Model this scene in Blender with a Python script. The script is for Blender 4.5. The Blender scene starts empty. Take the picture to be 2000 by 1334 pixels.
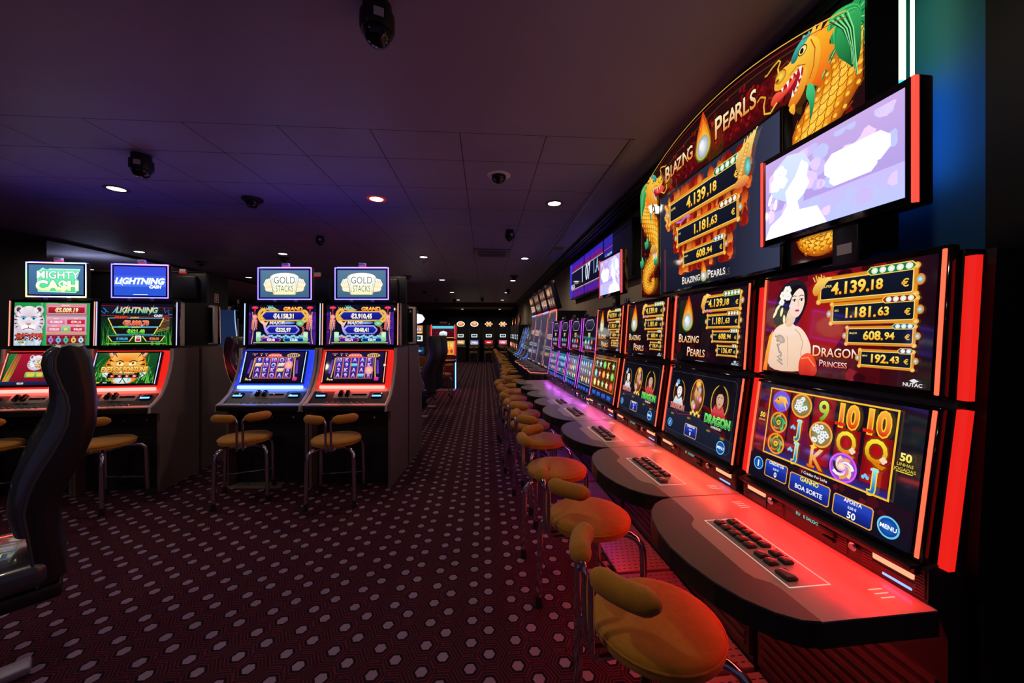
import bpy, bmesh, math, random
from mathutils import Vector, Matrix, Euler
from mathutils.geometry import tessellate_polygon
R = math.radians
random.seed(7)
SC = bpy.context.scene
COL = SC.collection

# ---------------------------------------------------------------- camera, world, exposure
CAM_F = 730.0                      # focal length in pixels of a 2000 px wide frame
YAW = math.atan(53 / CAM_F)
cam_data = bpy.data.cameras.new('camera')
cam_data.sensor_width = 36.0
cam_data.lens = 36.0 * CAM_F / 2000
cam_data.shift_y = -17 / 2000
cam_data.clip_start = 0.02
cam_data.clip_end = 100
cam = bpy.data.objects.new('camera', cam_data)
cam.location = (0, 0, 1.5)
cam.rotation_euler = (R(90), 0, -YAW)
COL.objects.link(cam)
SC.camera = cam

world = bpy.data.worlds.new('world')
world.use_nodes = True
world.node_tree.nodes['Background'].inputs[0].default_value = (0.30, 0.27, 0.62, 1)
world.node_tree.nodes['Background'].inputs[1].default_value = 0.125
SC.world = world
SC.view_settings.view_transform = 'Standard'
SC.view_settings.look = 'None'
SC.view_settings.exposure = 0.0
SC.view_settings.gamma = 1.0
SC.view_settings.use_curve_mapping = False
SC.cycles.use_denoising = True
SC.cycles.max_bounces = 6
SC.cycles.diffuse_bounces = 3
SC.cycles.glossy_bounces = 4
SC.cycles.sample_clamp_indirect = 3.0
SC.cycles.caustics_reflective = False
SC.cycles.caustics_refractive = False
GAIN = 1.0                         # brightness of display panels
LED = 1.0                          # brightness of the light strips
SPOT = 20.0                        # watts per ceiling downlight


# ---------------------------------------------------------------- small helpers
def lin(c):
    c = c / 255.0
    return c / 12.92 if c <= 0.04045 else ((c + 0.055) / 1.055) ** 2.4


def S(r, g, b, k=1.0):
    return (lin(r) * k, lin(g) * k, lin(b) * k)


MATS = {}


def mat(name, rgb=(0.5, 0.5, 0.5), rough=0.5, metal=0.0, emit=None, estr=1.0, noise=0.0, nscale=60, coat=0.0, bump=0.0,
        sheen=0.0, spec=0.5):
    if name in MATS:
        return MATS[name]
    m = bpy.data.materials.new(name)
    m.use_nodes = True
    nt = m.node_tree
    b = nt.nodes['Principled BSDF']
    b.inputs['Base Color'].default_value = (*rgb, 1)
    b.inputs['Roughness'].default_value = rough
    b.inputs['Metallic'].default_value = metal
    b.inputs['Specular IOR Level'].default_value = spec
    b.inputs['Coat Weight'].default_value = coat
    b.inputs['Sheen Weight'].default_value = sheen
    if emit:
        b.inputs['Emission Color'].default_value = (*emit, 1)
        b.inputs['Emission Strength'].default_value = estr
    if noise or bump:
        tc = nt.nodes.new('ShaderNodeTexCoord')
        n = nt.nodes.new('ShaderNodeTexNoise')
        n.inputs['Scale'].default_value = nscale
        n.inputs['Detail'].default_value = 4
        nt.links.new(tc.outputs['Object'], n.inputs['Vector'])
        if noise:
            mx = nt.nodes.new('ShaderNodeMix')
            mx.data_type = 'RGBA'
            mx.inputs[6].default_value = (*[max(0, c * (1 - noise)) for c in rgb], 1)
            mx.inputs[7].default_value = (*[min(1, c * (1 + noise)) for c in rgb], 1)
            nt.links.new(n.outputs['Fac'], mx.inputs[0])
            nt.links.new(mx.outputs[2], b.inputs['Base Color'])
        if bump:
            bp = nt.nodes.new('ShaderNodeBump')
            bp.inputs['Strength'].default_value = bump
            bp.inputs['Distance'].default_value = 0.004
            nt.links.new(n.outputs['Fac'], bp.inputs['Height'])
            nt.links.new(bp.outputs[0], b.inputs['Normal'])
    MATS[name] = m
    return m


def glow(name, rgb, k):
    return mat(name, rgb=(0.02, 0.02, 0.02), rough=0.3, emit=rgb, estr=k * LED)


M_BLACK = mat('black_plastic', S(26, 25, 28), 0.38, noise=0.25, nscale=30)
M_BODY = mat('cabinet_black', S(30, 28, 31), 0.45, noise=0.2, nscale=20)
M_BROWNBODY = mat('cabinet_umber', S(116, 100, 97), 0.42, noise=0.15, nscale=14)
M_GLOSSBLK = mat('gloss_black', S(14, 14, 17), 0.08, coat=0.3)
M_CHROME = mat('chrome', (0.75, 0.75, 0.78), 0.10, 1.0)
M_STEEL = mat('brushed_steel', (0.42, 0.41, 0.43), 0.32, 1.0, noise=0.15, nscale=80)
M_VELVET = mat('mustard_velvet', S(192, 126, 20), 0.85, noise=0.22, nscale=45, sheen=0.25, bump=0.25)
M_RUBBER = mat('black_rubber', S(22, 20, 22), 0.8, noise=0.2)
M_DESK = mat('desk_silver', S(176, 162, 153), 0.28, noise=0.06, nscale=9)
M_DESKDARK = mat('desk_charcoal', S(92, 84, 84), 0.33, noise=0.08, nscale=20)
M_TAUPE = mat('taupe_metal', S(206, 192, 184), 0.38, 0.0, noise=0.08, nscale=25)
M_LEATHER = mat('black_leather', S(56, 60, 76), 0.28, noise=0.2, nscale=90, bump=0.04, coat=1.0, spec=0.9)
M_LABEL = mat('paper_label', S(200, 200, 205), 0.6, noise=0.1, nscale=200)


class MB:
    """collects shapes into one mesh"""

    def __init__(s):
        s.v, s.f, s.m, s.sm = [], [], [], []

    def add(s, vs, fs, mi=0, smooth=False, T=None):
        o = len(s.v)
        if T is not None:
            vs = [T @ Vector(p) for p in vs]
        s.v += [tuple(p) for p in vs]
        for f in fs:
            s.f.append(tuple(o + i for i in f))
            s.m.append(mi)
            s.sm.append(smooth)

    def box(s, x0, y0, z0, x1, y1, z1, mi=0, T=None):
        vs = [(x, y, z) for z in (z0, z1) for y in (y0, y1) for x in (x0, x1)]
        s.add(vs, [(0, 2, 3, 1), (4, 5, 7, 6), (0, 1, 5, 4), (2, 6, 7, 3), (0, 4, 6, 2), (1, 3, 7, 5)], mi, False, T)

    def rbox(s, x0, y0, z0, x1, y1, z1, r=0.01, mi=0, T=None, seg=2):
        bm = bmesh.new()
        bmesh.ops.create_cube(bm, size=1)
        for v in bm.verts:
            v.co = ((x0 + x1) / 2 + v.co.x * (x1 - x0), (y0 + y1) / 2 + v.co.y * (y1 - y0), (z0 + z1) / 2 + v.co.z * (z1 - z0))
        r = min(r, (x1 - x0) * .49, (y1 - y0) * .49, (z1 - z0) * .49)
        bmesh.ops.bevel(bm, geom=list(bm.edges), offset=r, segments=seg, affect='EDGES', profile=0.5)
        bm.verts.index_update()
        s.add([v.co.copy() for v in bm.verts], [[v.index for v in f.verts] for f in bm.faces], mi, True, T)
        bm.free()

    def prism(s, pts, a0, a1, axis='z', mi=0, mi_side=None, T=None, smooth=False):
        """extrude a polygon; axis names the extrusion direction; pts are the two other coordinates in order"""
        n = len(pts)

        def P(p, a):
            return (p[0], p[1], a) if axis == 'z' else ((a, p[0], p[1]) if axis == 'x' else (p[0], a, p[1]))
        vs = [P(p, a0) for p in pts] + [P(p, a1) for p in pts]
        tri = tessellate_polygon([[Vector((p[0], p[1], 0)) for p in pts]])
        s.add(vs, [tuple(t) for t in tri] + [tuple(n + i for i in reversed(t)) for t in tri], mi, False, T)
        s.add(vs, [(i, (i + 1) % n, n + (i + 1) % n, n + i) for i in range(n)], mi if mi_side is None else mi_side, smooth, T)

    def lathe(s, prof, cx=0, cy=0, n=24, mi=0, T=None, sx=1, sy=1):
        vs, fs = [], []
        k = len(prof)
        for i in range(n):
            a = 2 * math.pi * i / n
            for r, z in prof:
                vs.append((cx + r * math.cos(a) * sx, cy + r * math.sin(a) * sy, z))
        for i in range(n):
            j = (i + 1) % n
            for q in range(k - 1):
                fs.append((i * k + q, j * k + q, j * k + q + 1, i * k + q + 1))
        s.add(vs, fs, mi, True, T)

    def cyl(s, x, y, z0, z1, r, n=16, mi=0, T=None):
        s.lathe([(0, z0), (r, z0), (r, z1), (0, z1)], x, y, n, mi, T)

    def tube(s, pts, r, n=10, mi=0, T=None, caps=True, radii=None):
        pts = [Vector(p) for p in pts]
        vs, fs = [], []
        up = Vector((0, 0, 1))
        prev = None
        for i, p in enumerate(pts):
            d = (pts[min(i + 1, len(pts) - 1)] - pts[max(i - 1, 0)]).normalized()
            if prev is None:
                a = up if abs(d.dot(up)) < 0.95 else Vector((1, 0, 0))
                u = d.cross(a).normalized()
            else:
                u = (prev - d * prev.dot(d)).normalized()
            prev = u
            w = d.cross(u)
            rr = radii[i] if radii else r
            for q in range(n):
                t = 2 * math.pi * q / n
                vs.append(p + (u * math.cos(t) + w * math.sin(t)) * rr)
        for i in range(len(pts) - 1):
            for q in range(n):
                z = (q + 1) % n
                fs.append((i * n + q, i * n + z, (i + 1) * n + z, (i + 1) * n + q))
        if caps:
            fs.append(tuple(range(n - 1, -1, -1)))
            fs.append(tuple((len(pts) - 1) * n + q for q in range(n)))
        s.add(vs, fs, mi, True, T)

    def grid(s, rows, mi=0, smooth=True, closed=False):
        """loft through rows of equally many points"""
        n = len(rows[0])
        vs = [p for r in rows for p in r]
        fs = []
        for i in range(len(rows) - 1):
            for q in range(n if closed else n - 1):
                z = (q + 1) % n
                fs.append((i * n + q, i * n + z, (i + 1) * n + z, (i + 1) * n + q))
        if closed:
            fs.append(tuple(range(n - 1, -1, -1)))
            fs.append(tuple((len(rows) - 1) * n + q for q in range(n)))
        s.add(vs, fs, mi, smooth)

    def build(s, name, mats, parent=None, loc=(0, 0, 0), rot=(0, 0, 0)):
        me = bpy.data.meshes.new(name)
        me.from_pydata(s.v, [], s.f)
        for m in (mats if isinstance(mats, (list, tuple)) else [mats]):
            me.materials.append(m)
        me.polygons.foreach_set('material_index', s.m)
        me.polygons.foreach_set('use_smooth', s.sm)
        me.update()
        o = bpy.data.objects.new(name, me)
        bm = bmesh.new()
        bm.from_mesh(me)
        bmesh.ops.recalc_face_normals(bm, faces=bm.faces)
        bm.to_mesh(me)
        bm.free()
        if any(s.sm):
            me.set_sharp_from_angle(angle=R(42))
        COL.objects.link(o)
        o.parent = parent
        o.location = loc
        o.rotation_euler = rot
        return o


def thing(name, label, cat, loc=(0, 0, 0), rz=0, group=None):
    o = bpy.data.objects.new(name, None)
    o.empty_display_size = 0.1
    COL.objects.link(o)
    o.location = loc
    o.rotation_euler = (0, 0, rz)
    return tag(o, label, cat, group)


def tag(o, label, cat, group=None):
    o['label'] = label
    o['category'] = cat
    if group:
        o['group'] = group
    return o


def struct(o):
    o['kind'] = 'structure'
    return o


KIDS = {}


def children(o):
    return [c for c in COL.objects if c.parent == o]


def copy_tree(o, parent=None):
    c = o.copy()
    COL.objects.link(c)
    c.parent = parent
    for ch in children(o):
        copy_tree(ch, c)
    return c


# ---------------------------------------------------------------- pictures shown on display panels
_TXT = {}


def text_geo(t, shear, off):
    k = (t, shear, off)
    if k not in _TXT:
        cu = bpy.data.curves.new('lettering', 'FONT')
        cu.body = t
        cu.shear = shear
        cu.offset = off
        cu.resolution_u = 3
        ob = bpy.data.objects.new('lettering', cu)
        COL.objects.link(ob)
        dg = bpy.context.evaluated_depsgraph_get()
        ev = ob.evaluated_get(dg)
        me = ev.to_mesh()
        vs = [(v.co.x, v.co.y) for v in me.vertices]
        fs = [tuple(p.vertices) for p in me.polygons]
        ev.to_mesh_clear()
        bpy.data.objects.remove(ob)
        bpy.data.curves.remove(cu)
        _TXT[k] = (vs, fs)
    return _TXT[k]


class Art:
    """flat shapes, each a hair above the one before; w x h units, origin bottom left; colours are 0-255 triples"""

    def __init__(s, w, h, bg=(5, 5, 8), bg2=None):
        s.w, s.h = w, h
        s.v, s.f, s.c, s.z = [], [], [], 0
        s.k = 1.0
        s.rect(0, 0, w, h, bg, bg2)

    def col(s, c):
        k = s.k * (c[3] if len(c) > 3 else 1.0)
        return S(c[0], c[1], c[2], k)

    def raw(s, pts, faces, cols):
        o = len(s.v)
        s.z += 1
        s.v += [(min(s.w, max(0, p[0])), min(s.h, max(0, p[1])), s.z) for p in pts]
        for f in faces:
            s.f.append(tuple(o + i for i in f))
            s.c.append([cols[i] for i in f])

    def poly(s, pts, c, c2=None):
        n = len(pts)
        if isinstance(c, list):
            cs = [s.col(x) for x in c]
        elif c2:
            y0, y1 = min(p[1] for p in pts), max(p[1] for p in pts)
            a, b = s.col(c), s.col(c2)
            cs = [tuple(a[i] + (b[i] - a[i]) * (p[1] - y0) / max(1e-6, y1 - y0) for i in range(3)) for p in pts]
        else:
            cs = [s.col(c)] * n
        tri = tessellate_polygon([[Vector((p[0], p[1], 0)) for p in pts]])
        s.raw(pts, [tuple(t) for t in tri], cs)

    def sp(s, pts, c, c2=None, it=2):
        """polygon with its corners rounded off"""
        for _ in range(it):
            q = []
            for i, p in enumerate(pts):
                n = pts[(i + 1) % len(pts)]
                q += [(p[0] * .75 + n[0] * .25, p[1] * .75 + n[1] * .25), (p[0] * .25 + n[0] * .75, p[1] * .25 + n[1] * .75)]
            pts = q
        s.poly(pts, c, c2)

    def rect(s, x0, y0, x1, y1, c, c2=None):
        a, b = s.col(c), s.col(c2 or c)
        s.raw([(x0, y0), (x1, y0), (x1, y1), (x0, y1)], [(0, 1, 2, 3)], [a, a, b, b])

    def hrect(s, x0, y0, x1, y1, c, c2):
        a, b = s.col(c), s.col(c2)
        s.raw([(x0, y0), (x1, y0), (x1, y1), (x0, y1)], [(0, 1, 2, 3)], [a, b, b, a])

    def ell(s, cx, cy, rx, ry, c, cc=None, n=22, a0=0, a1=360, rot=0):
        """ellipse, optional centre colour"""
        rc, rs = math.cos(R(rot)), math.sin(R(rot))
        pts = [(cx, cy)]
        for i in range(n + 1):
            a = R(a0 + (a1 - a0) * i / n)
            x, y = rx * math.cos(a), ry * math.sin(a)
            pts.append((cx + x * rc - y * rs, cy + x * rs + y * rc))
        e = s.col(c)
        s.raw(pts, [(0, i, i + 1) for i in range(1, n + 1)], [s.col(cc) if cc else e] + [e] * (n + 1))

    def ring(s, cx, cy, rx, ry, t, c, n=24):
        pts = []
        for i in range(n):
            a = 2 * math.pi * i / n
            pts += [((cx + rx * math.cos(a)), cy + ry * math.sin(a)), (cx + (rx - t) * math.cos(a), cy + (ry - t) * math.sin(a))]
        e = s.col(c)
        s.raw(pts, [(2 * i, 2 * ((i + 1) % n), 2 * ((i + 1) % n) + 1, 2 * i + 1) for i in range(n)], [e] * (2 * n))

    def line(s, pts, w, c, c2=None, taper=False):
        n = len(pts)
        out = []
        for i, p in enumerate(pts):
            q0, q1 = pts[max(i - 1, 0)], pts[min(i + 1, n - 1)]
            dx, dy = q1[0] - q0[0], q1[1] - q0[1]
            L = math.hypot(dx, dy) or 1
            ww = w / 2 * ((1 - i / (n - 1)) * .9 + .1 if taper else 1)
            out += [(p[0] - dy / L * ww, p[1] + dx / L * ww), (p[0] + dy / L * ww, p[1] - dx / L * ww)]
        a, b = s.col(c), s.col(c2 or c)
        cs = []
        for i in range(n):
            q = tuple(a[j] + (b[j] - a[j]) * i / max(1, n - 1) for j in range(3))
            cs += [q, q]
        s.raw(out, [(2 * i, 2 * i + 1, 2 * i + 3, 2 * i + 2) for i in range(n - 1)], cs)

    def frame(s, x0, y0, x1, y1, t, c, ch=0):
        def oc(a0, b0, a1, b1, h):
            return [(a0 + h, b0), (a1 - h, b0), (a1, b0 + h), (a1, b1 - h), (a1 - h, b1), (a0 + h, b1), (a0, b1 - h), (a0, b0 + h)]
        o, i = oc(x0, y0, x1, y1, ch), oc(x0 + t, y0 + t, x1 - t, y1 - t, max(0, ch - t * .4))
        e = s.col(c)
        s.raw(o + i, [(k, (k + 1) % 8, 8 + (k + 1) % 8, 8 + k) for k in range(8)], [e] * 16)

    def plate(s, x0, y0, x1, y1, c, c2=None, ch=0):
        s.poly([(x0 + ch, y0), (x1 - ch, y0), (x1, y0 + ch), (x1, y1 - ch), (x1 - ch, y1), (x0 + ch, y1), (x0, y1 - ch), (x0, y0 + ch)], c, c2)

    def text(s, t, x, y, size, c, c2=None, al='c', sx=1.0, shear=0.0, bold=0.0, out=None, ow=0.04, rot=0, arc=0, width=None):
        """cap height = size; (x, y) = baseline anchor"""
        vs, fs = text_geo(t, shear, bold)
        if not vs:
            return
        q = size / 0.72
        x0, x1 = min(p[0] for p in vs), max(p[0] for p in vs)
        if width:
            sx = width / ((x1 - x0) * q)
        dx = {'l': x0, 'c': (x0 + x1) / 2, 'r': x1}[al]
        rc, rs = math.cos(R(rot)), math.sin(R(rot))

        def place(V):
            o = []
            for p in V:
                X, Y = (p[0] - dx) * q * sx, p[1] * q
                Y += arc * (1 - (X / (max(1e-6, (x1 - x0) * q * sx / 2))) ** 2)
                o.append((x + X * rc - Y * rs, y + X * rs + Y * rc))
            return o
        if out:
            ov, of = text_geo(t, shear, bold + ow)
            s.raw(place(ov), of, [s.col(out)] * len(ov))
        a, b = s.col(c), s.col(c2 or c)
        cs = []
        for p in vs:
            f = min(1, max(0, p[1] / 0.72))
            cs.append(tuple(a[i] + (b[i] - a[i]) * f for i in range(3)))
        s.raw(place(vs), fs, cs)

    def star(s, cx, cy, r, c, n=5, q=0.45, cc=None):
        pts = [(cx, cy)]
        for i in range(2 * n):
            a = math.pi * i / n + math.pi / 2
            rr = r if i % 2 == 0 else r * q
            pts.append((cx + rr * math.cos(a), cy + rr * math.sin(a)))
        e = s.col(c)
        s.raw(pts, [(0, i, i % (2 * n) + 1) for i in range(1, 2 * n + 1)], [s.col(cc) if cc else e] + [e] * (2 * n))

    def specks(s, x0, y0, x1, y1, n, r, cols, seed=1):
        g = random.Random(seed)
        for _ in range(n):
            x, y = g.uniform(x0, x1), g.uniform(y0, y1)
            rr = r * g.uniform(.4, 1)
            e = s.col(g.choice(cols))
            k = 9
            p = [(x + rr * g.uniform(.75, 1.2) * math.cos(6.283 * i / k), y + rr * g.uniform(.75, 1.2) * math.sin(6.283 * i / k)) for i in range(k)]
            p = [(min(x1, max(x0, a)), min(y1, max(y0, b))) for a, b in p]
            o = len(s.v)
            s.v += [(a, b, s.z + 1 + (_ % 3)) for a, b in p]
            s.f.append(tuple(range(o, o + k)))
            s.c.append([e] * k)
        s.z += 4

    def build(s, name, W, H, parent, loc=(0, 0, 0), rot=(0, 0, 0), back=True):
        me = bpy.data.meshes.new(name)
        dz = 0.00012 if s.z < 60 else (0.00006 if s.z < 160 else 0.00003)
        fx, fy = W / s.w, H / s.h
        vs = [(p[0] * fx - W / 2, p[1] * fy, p[2] * dz) for p in s.v]
        me.from_pydata(vs, [], s.f)
        at = me.color_attributes.new('Col', 'FLOAT_COLOR', 'CORNER')
        flat = []
        for c in s.c:
            for q in c:
                flat += [q[0], q[1], q[2], 1.0]
        at.data.foreach_set('color', flat)
        # all faces look outward
        fl = [p.index for p in me.polygons if p.normal.z < 0]
        if fl:
            bm = bmesh.new()
            bm.from_mesh(me)
            bm.faces.ensure_lookup_table()
            bmesh.ops.reverse_faces(bm, faces=[bm.faces[i] for i in fl])
            bm.to_mesh(me)
            bm.free()
        me.materials.append(M_SCREEN)
        o = bpy.data.objects.new(name, me)
        COL.objects.link(o)
        o.parent = parent
        o.location = loc
        o.rotation_euler = rot
        return o


M_SCREEN = bpy.data.materials.new('display_panel')
M_SCREEN.use_nodes = True
_n = M_SCREEN.node_tree
_b = _n.nodes['Principled BSDF']
_a = _n.nodes.new('ShaderNodeAttribute')
_a.attribute_name = 'Col'
_n.links.new(_a.outputs['Color'], _b.inputs['Emission Color'])
_b.inputs['Emission Strength'].default_value = GAIN
_b.inputs['Base Color'].default_value = (0.006, 0.006, 0.008, 1)
_b.inputs['Roughness'].default_value = 0.05


# ---------------------------------------------------------------- node helper for the room surfaces
class N:
    def __init__(s, name):
        s.m = bpy.data.materials.new(name)
        s.m.use_nodes = True
        s.t = s.m.node_tree
        s.b = s.t.nodes['Principled BSDF']
        s.tc = s.t.nodes.new('ShaderNodeTexCoord')

    def new(s, kind, **kw):
        n = s.t.nodes.new(kind)
        for k, v in kw.items():
            setattr(n, k, v)
        return n

    def link(s, a, b):
        s.t.links.new(a, b)

    def mth(s, op, a, b=None, c=None):
        n = s.new('ShaderNodeMath', operation=op)
        for i, x in enumerate((a, b, c)):
            if x is None:
                continue
            if isinstance(x, (int, float)):
                n.inputs[i].default_value = x
            else:
                s.link(x, n.inputs[i])
        return n.outputs[0]

    def mix(s, f, a, b):
        n = s.new('ShaderNodeMix', data_type='RGBA')
        for i, x in ((0, f), (6, a), (7, b)):
            if isinstance(x, (int, float)):
                n.inputs[i].default_value = x
            elif isinstance(x, tuple):
                n.inputs[i].default_value = (*x, 1)
            else:
                s.link(x, n.inputs[i])
        return n.outputs[2]

    def noise(s, scale, detail=3):
        n = s.new('ShaderNodeTexNoise')
        n.inputs['Scale'].default_value = scale
        n.inputs['Detail'].default_value = detail
        s.link(s.tc.outputs['Object'], n.inputs['Vector'])
        return n.outputs['Fac']


def carpet_material():
    n = N('hexagon_carpet')
    sep = n.new('ShaderNodeSeparateXYZ')
    n.link(n.tc.outputs['Object'], sep.inputs[0])
    X, Y = sep.outputs[0], sep.outputs[1]
    PX, PY = 0.2145, 0.141

    def lattice(ox, oy):
        px = n.mth('SUBTRACT', n.mth('WRAP', n.mth('ADD', X, -ox + PX / 2), PX, 0.0), PX / 2)
        py = n.mth('SUBTRACT', n.mth('WRAP', n.mth('ADD', Y, -oy + PY / 2), PY, 0.0), PY / 2)
        ax, ay = n.mth('ABSOLUTE', px), n.mth('ABSOLUTE', py)
        return n.mth('MAXIMUM', ay, n.mth('ADD', n.mth('MULTIPLY', ay, 0.5), n.mth('MULTIPLY', ax, 0.866)))
    d = n.mth('MINIMUM', lattice(0.020, 4.85), lattice(0.020 - 0.086, 4.85 + PY / 2))
    wob = n.mth('MULTIPLY', n.mth('SUBTRACT', n.noise(90, 2), 0.5), 0.006)
    d = n.mth('ADD', d, wob)
    hexa = n.mth('LESS_THAN', d, 0.0235)
    # thin rings every 14 mm outside the dark border
    k = n.mth('WRAP', n.mth('ADD', d, -0.036), 0.0135, 0.0)
    ring = n.mth('MULTIPLY', n.mth('LESS_THAN', k, 0.0048), n.mth('GREATER_THAN', d, 0.0355))
    fibre = n.noise(420, 2)
    base = n.mix(fibre, S(34, 18, 32), S(56, 30, 48))
    border = n.mth('MULTIPLY', n.mth('LESS_THAN', d, 0.0335), n.mth('GREATER_THAN', d, 0.0235))
    c = n.mix(border, base, S(30, 18, 36))
    c = n.mix(ring, c, n.mix(fibre, S(84, 30, 44), S(112, 44, 58)))
    patch = n.noise(7, 2)
    c = n.mix(hexa, c, n.mix(n.mth('MULTIPLY', fibre, patch), S(138, 114, 146), S(182, 158, 184)))
    n.link(c, n.b.inputs['Base Color'])
    n.b.inputs['Roughness'].default_value = 0.95
    n.b.inputs['Specular IOR Level'].default_value = 0.15
    bp = n.new('ShaderNodeBump')
    bp.inputs['Strength'].default_value = 0.35
    bp.inputs['Distance'].default_value = 0.003
    n.link(fibre, bp.inputs['Height'])
    n.link(bp.outputs[0], n.b.inputs['Normal'])
    return n.m


def ceiling_material():
    n = N('painted_ceiling')
    sep = n.new('ShaderNodeSeparateXYZ')
    n.link(n.tc.outputs['Object'], sep.inputs[0])
    X, Y = sep.outputs[0], sep.outputs[1]

    def seam(v, off, per):
        k = n.mth('ABSOLUTE', n.mth('SUBTRACT', n.mth('WRAP', n.mth('ADD', v, -off + per / 2), per, 0.0), per / 2))
        return n.mth('LESS_THAN', k, 0.0035)
    lines = n.mth('MAXIMUM', seam(X, 1.05, 0.613), seam(Y, 3.06, 0.6))
    lines = n.mth('MAXIMUM', lines, n.mth('LESS_THAN', n.mth('ABSOLUTE', n.mth('SUBTRACT', Y, 2.635)), 0.003))
    area = n.mth('MULTIPLY', n.mth('GREATER_THAN', Y, 2.632), n.mth('LESS_THAN', X, 1.06))
    area = n.mth('MULTIPLY', area, n.mth('GREATER_THAN', X, -6.4))
    lines = n.mth('MULTIPLY', lines, area)
    body = n.mix(n.noise(1.3, 4), S(146, 138, 166), S(168, 160, 188))
    # paler beyond the left wall, the light there put into the colour
    body = n.mix(n.mth('LESS_THAN', X, -6.43), body, S(226, 222, 230))
    c = n.mix(lines, body, S(40, 38, 46))
    n.link(c, n.b.inputs['Base Color'])
    n.b.inputs['Roughness'].default_value = 0.5
    n.b.inputs['Specular IOR Level'].default_value = 0.35
    bp = n.new('ShaderNodeBump')
    bp.inputs['Strength'].default_value = 0.5
    bp.inputs['Distance'].default_value = 0.004
    n.link(n.mth('SUBTRACT', 1.0, lines), bp.inputs['Height'])
    n.link(bp.outputs[0], n.b.inputs['Normal'])
    return n.m


def plane(name, x0, y0, x1, y1, z, m):
    b = MB()
    b.box(x0, y0, z - 0.02 if z < 1 else z, x1, y1, z if z < 1 else z + 0.05, 0)
    return struct(b.build(name, m))


H = 2.9
plane('floor', -11, -3.0, 1.9, 20.6, 0, carpet_material())
plane('ceiling', -11, -3.0, 1.9, 20.6, H, ceiling_material())
M_WALLR = mat('warm_grey_wall', S(184, 168, 150), 0.7, noise=0.08, nscale=3)
M_WALLD = mat('dark_wall', S(34, 33, 38), 0.7, noise=0.15, nscale=3)
M_TRIM = mat('grey_trim', S(104, 98, 100), 0.5, noise=0.1)
M_TRIMD = mat('dark_slats', S(46, 38, 38), 0.45, noise=0.1)


def boxobj(name, x0, y0, z0, x1, y1, z1, m, parent=None):
    b = MB()
    b.box(x0, y0, z0, x1, y1, z1)
    return b.build(name, m, parent)


struct(boxobj('wall_right', 1.72, -0.4, 0, 1.86, 20.6, H, M_WALLR))
struct(boxobj('wall_back', -11, 20.4, 0, 1.72, 20.6, H, M_WALLD))
struct(boxobj('wall_left', -6.60, -3, 0, -6.42, 5.97, H, M_WALLD))
struct(boxobj('wall_far_left', -11.15, 5.97, 0, -11, 20.6, H, M_WALLD))
struct(boxobj('wall_side', -11, 5.9, 0, -6.60, 5.97, H, M_WALLD))
wp = boxobj('partition_wall', -7.6, 7.0, 0, -4.96, 7.62, 2.57, M_WALLD)
struct(wp)
tr = boxobj('trim_1', -4.975, 6.985, 0, -4.94, 7.02, 2.585, M_TRIM)
struct(tr)
struct(boxobj('trim_2', -7.6, 6.985, 2.565, -4.975, 7.02, 2.585, M_TRIM))
struct(boxobj('trim_3', -6.44, 5.97, 2.86, -6.40, 17.0, H - 0.001, M_TRIMD))
struct(boxobj('added_uplight', -7.55, 7.30, 2.57, -6.7, 7.34, 2.58, glow('added_uplight_glow', (.55, .6, 1.0), 12.0)))  # glowing strip added out of view to brighten the left ceiling
# bulkhead across the far end
struct(boxobj('bulkhead_beam', -11, 17.6, 2.70, 1.38, 20.4, H - 0.001, mat('umber_soffit', S(92, 70, 62), 0.6, noise=0.1)))
# slim metal edge where the tiled field of the ceiling ends
b = MB()
b.add([(1.05, 2.63, H - .006), (1.085, 2.63, H - .006), (1.385, 17.6, H - .006), (1.35, 17.6, H - .006),
       (1.05, 2.63, H + .001), (1.085, 2.63, H + .001), (1.385, 17.6, H + .001), (1.35, 17.6, H + .001)],
      [(0, 3, 2, 1), (4, 5, 6, 7), (0, 1, 5, 4), (2, 3, 7, 6), (1, 2, 6, 5), (0, 4, 7, 3)])
struct(b.build('trim_4', mat('edge_trim', S(150, 140, 146), 0.4, 0.3)))
# row of dark slats along the right wall
b = MB()
for k in range(5):
    b.rbox(1.405 + .058 * k, -0.4, H - .045 + .008 * (k % 2), 1.405 + .058 * k + .036, 20.4, H - .001, .006)
struct(b.build('trim_5', M_TRIMD))
# pilaster that closes the wall at the right edge
struct(boxobj('trim_6', 1.60, 0.45, 0, 1.72, 1.085, H - .05, mat('dark_pilaster', S(40, 34, 38), 0.6)))

struct(boxobj('trim_8', 1.700, 1.085, 0, 1.721, 1.75, H - .05, mat('blue_panel', S(40, 96, 150), .6, noise=.08, nscale=3)))  # thin panel coloured blue over this stretch of the grey wall
# fire point sign on the partition
b = Art(10, 16, (235, 235, 235))
b.k = 0.5
b.rect(.8, .8, 9.2, 15.2, (205, 30, 40))
b.rect(4, 3, 6.2, 11, (245, 245, 245))
b.ell(5, 12, 1.6, 1.6, (245, 245, 245))
b.line([(5, 11), (3, 9), (2.6, 6)], .9, (245, 245, 245))
M_SIGNF = bpy.data.materials.new('printed_sign')
M_SIGNF.use_nodes = True
_t = M_SIGNF.node_tree
_q = _t.nodes.new('ShaderNodeAttribute')
_q.attribute_name = 'Col'
_t.links.new(_q.outputs['Color'], _t.nodes['Principled BSDF'].inputs['Base Color'])
_t.links.new(_q.outputs['Color'], _t.nodes['Principled BSDF'].inputs['Emission Color'])
_t.nodes['Principled BSDF'].inputs['Emission Strength'].default_value = 0.0
b.k = 1.0
o = b.build('fire_sign', 0.10, 0.16, None, (-4.955, 7.30, 2.06), (R(90), 0, R(90)))
o.data.materials[0] = M_SIGNF
tag(o, 'small red and white fire extinguisher sign on the dark partition wall', 'sign')


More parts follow.
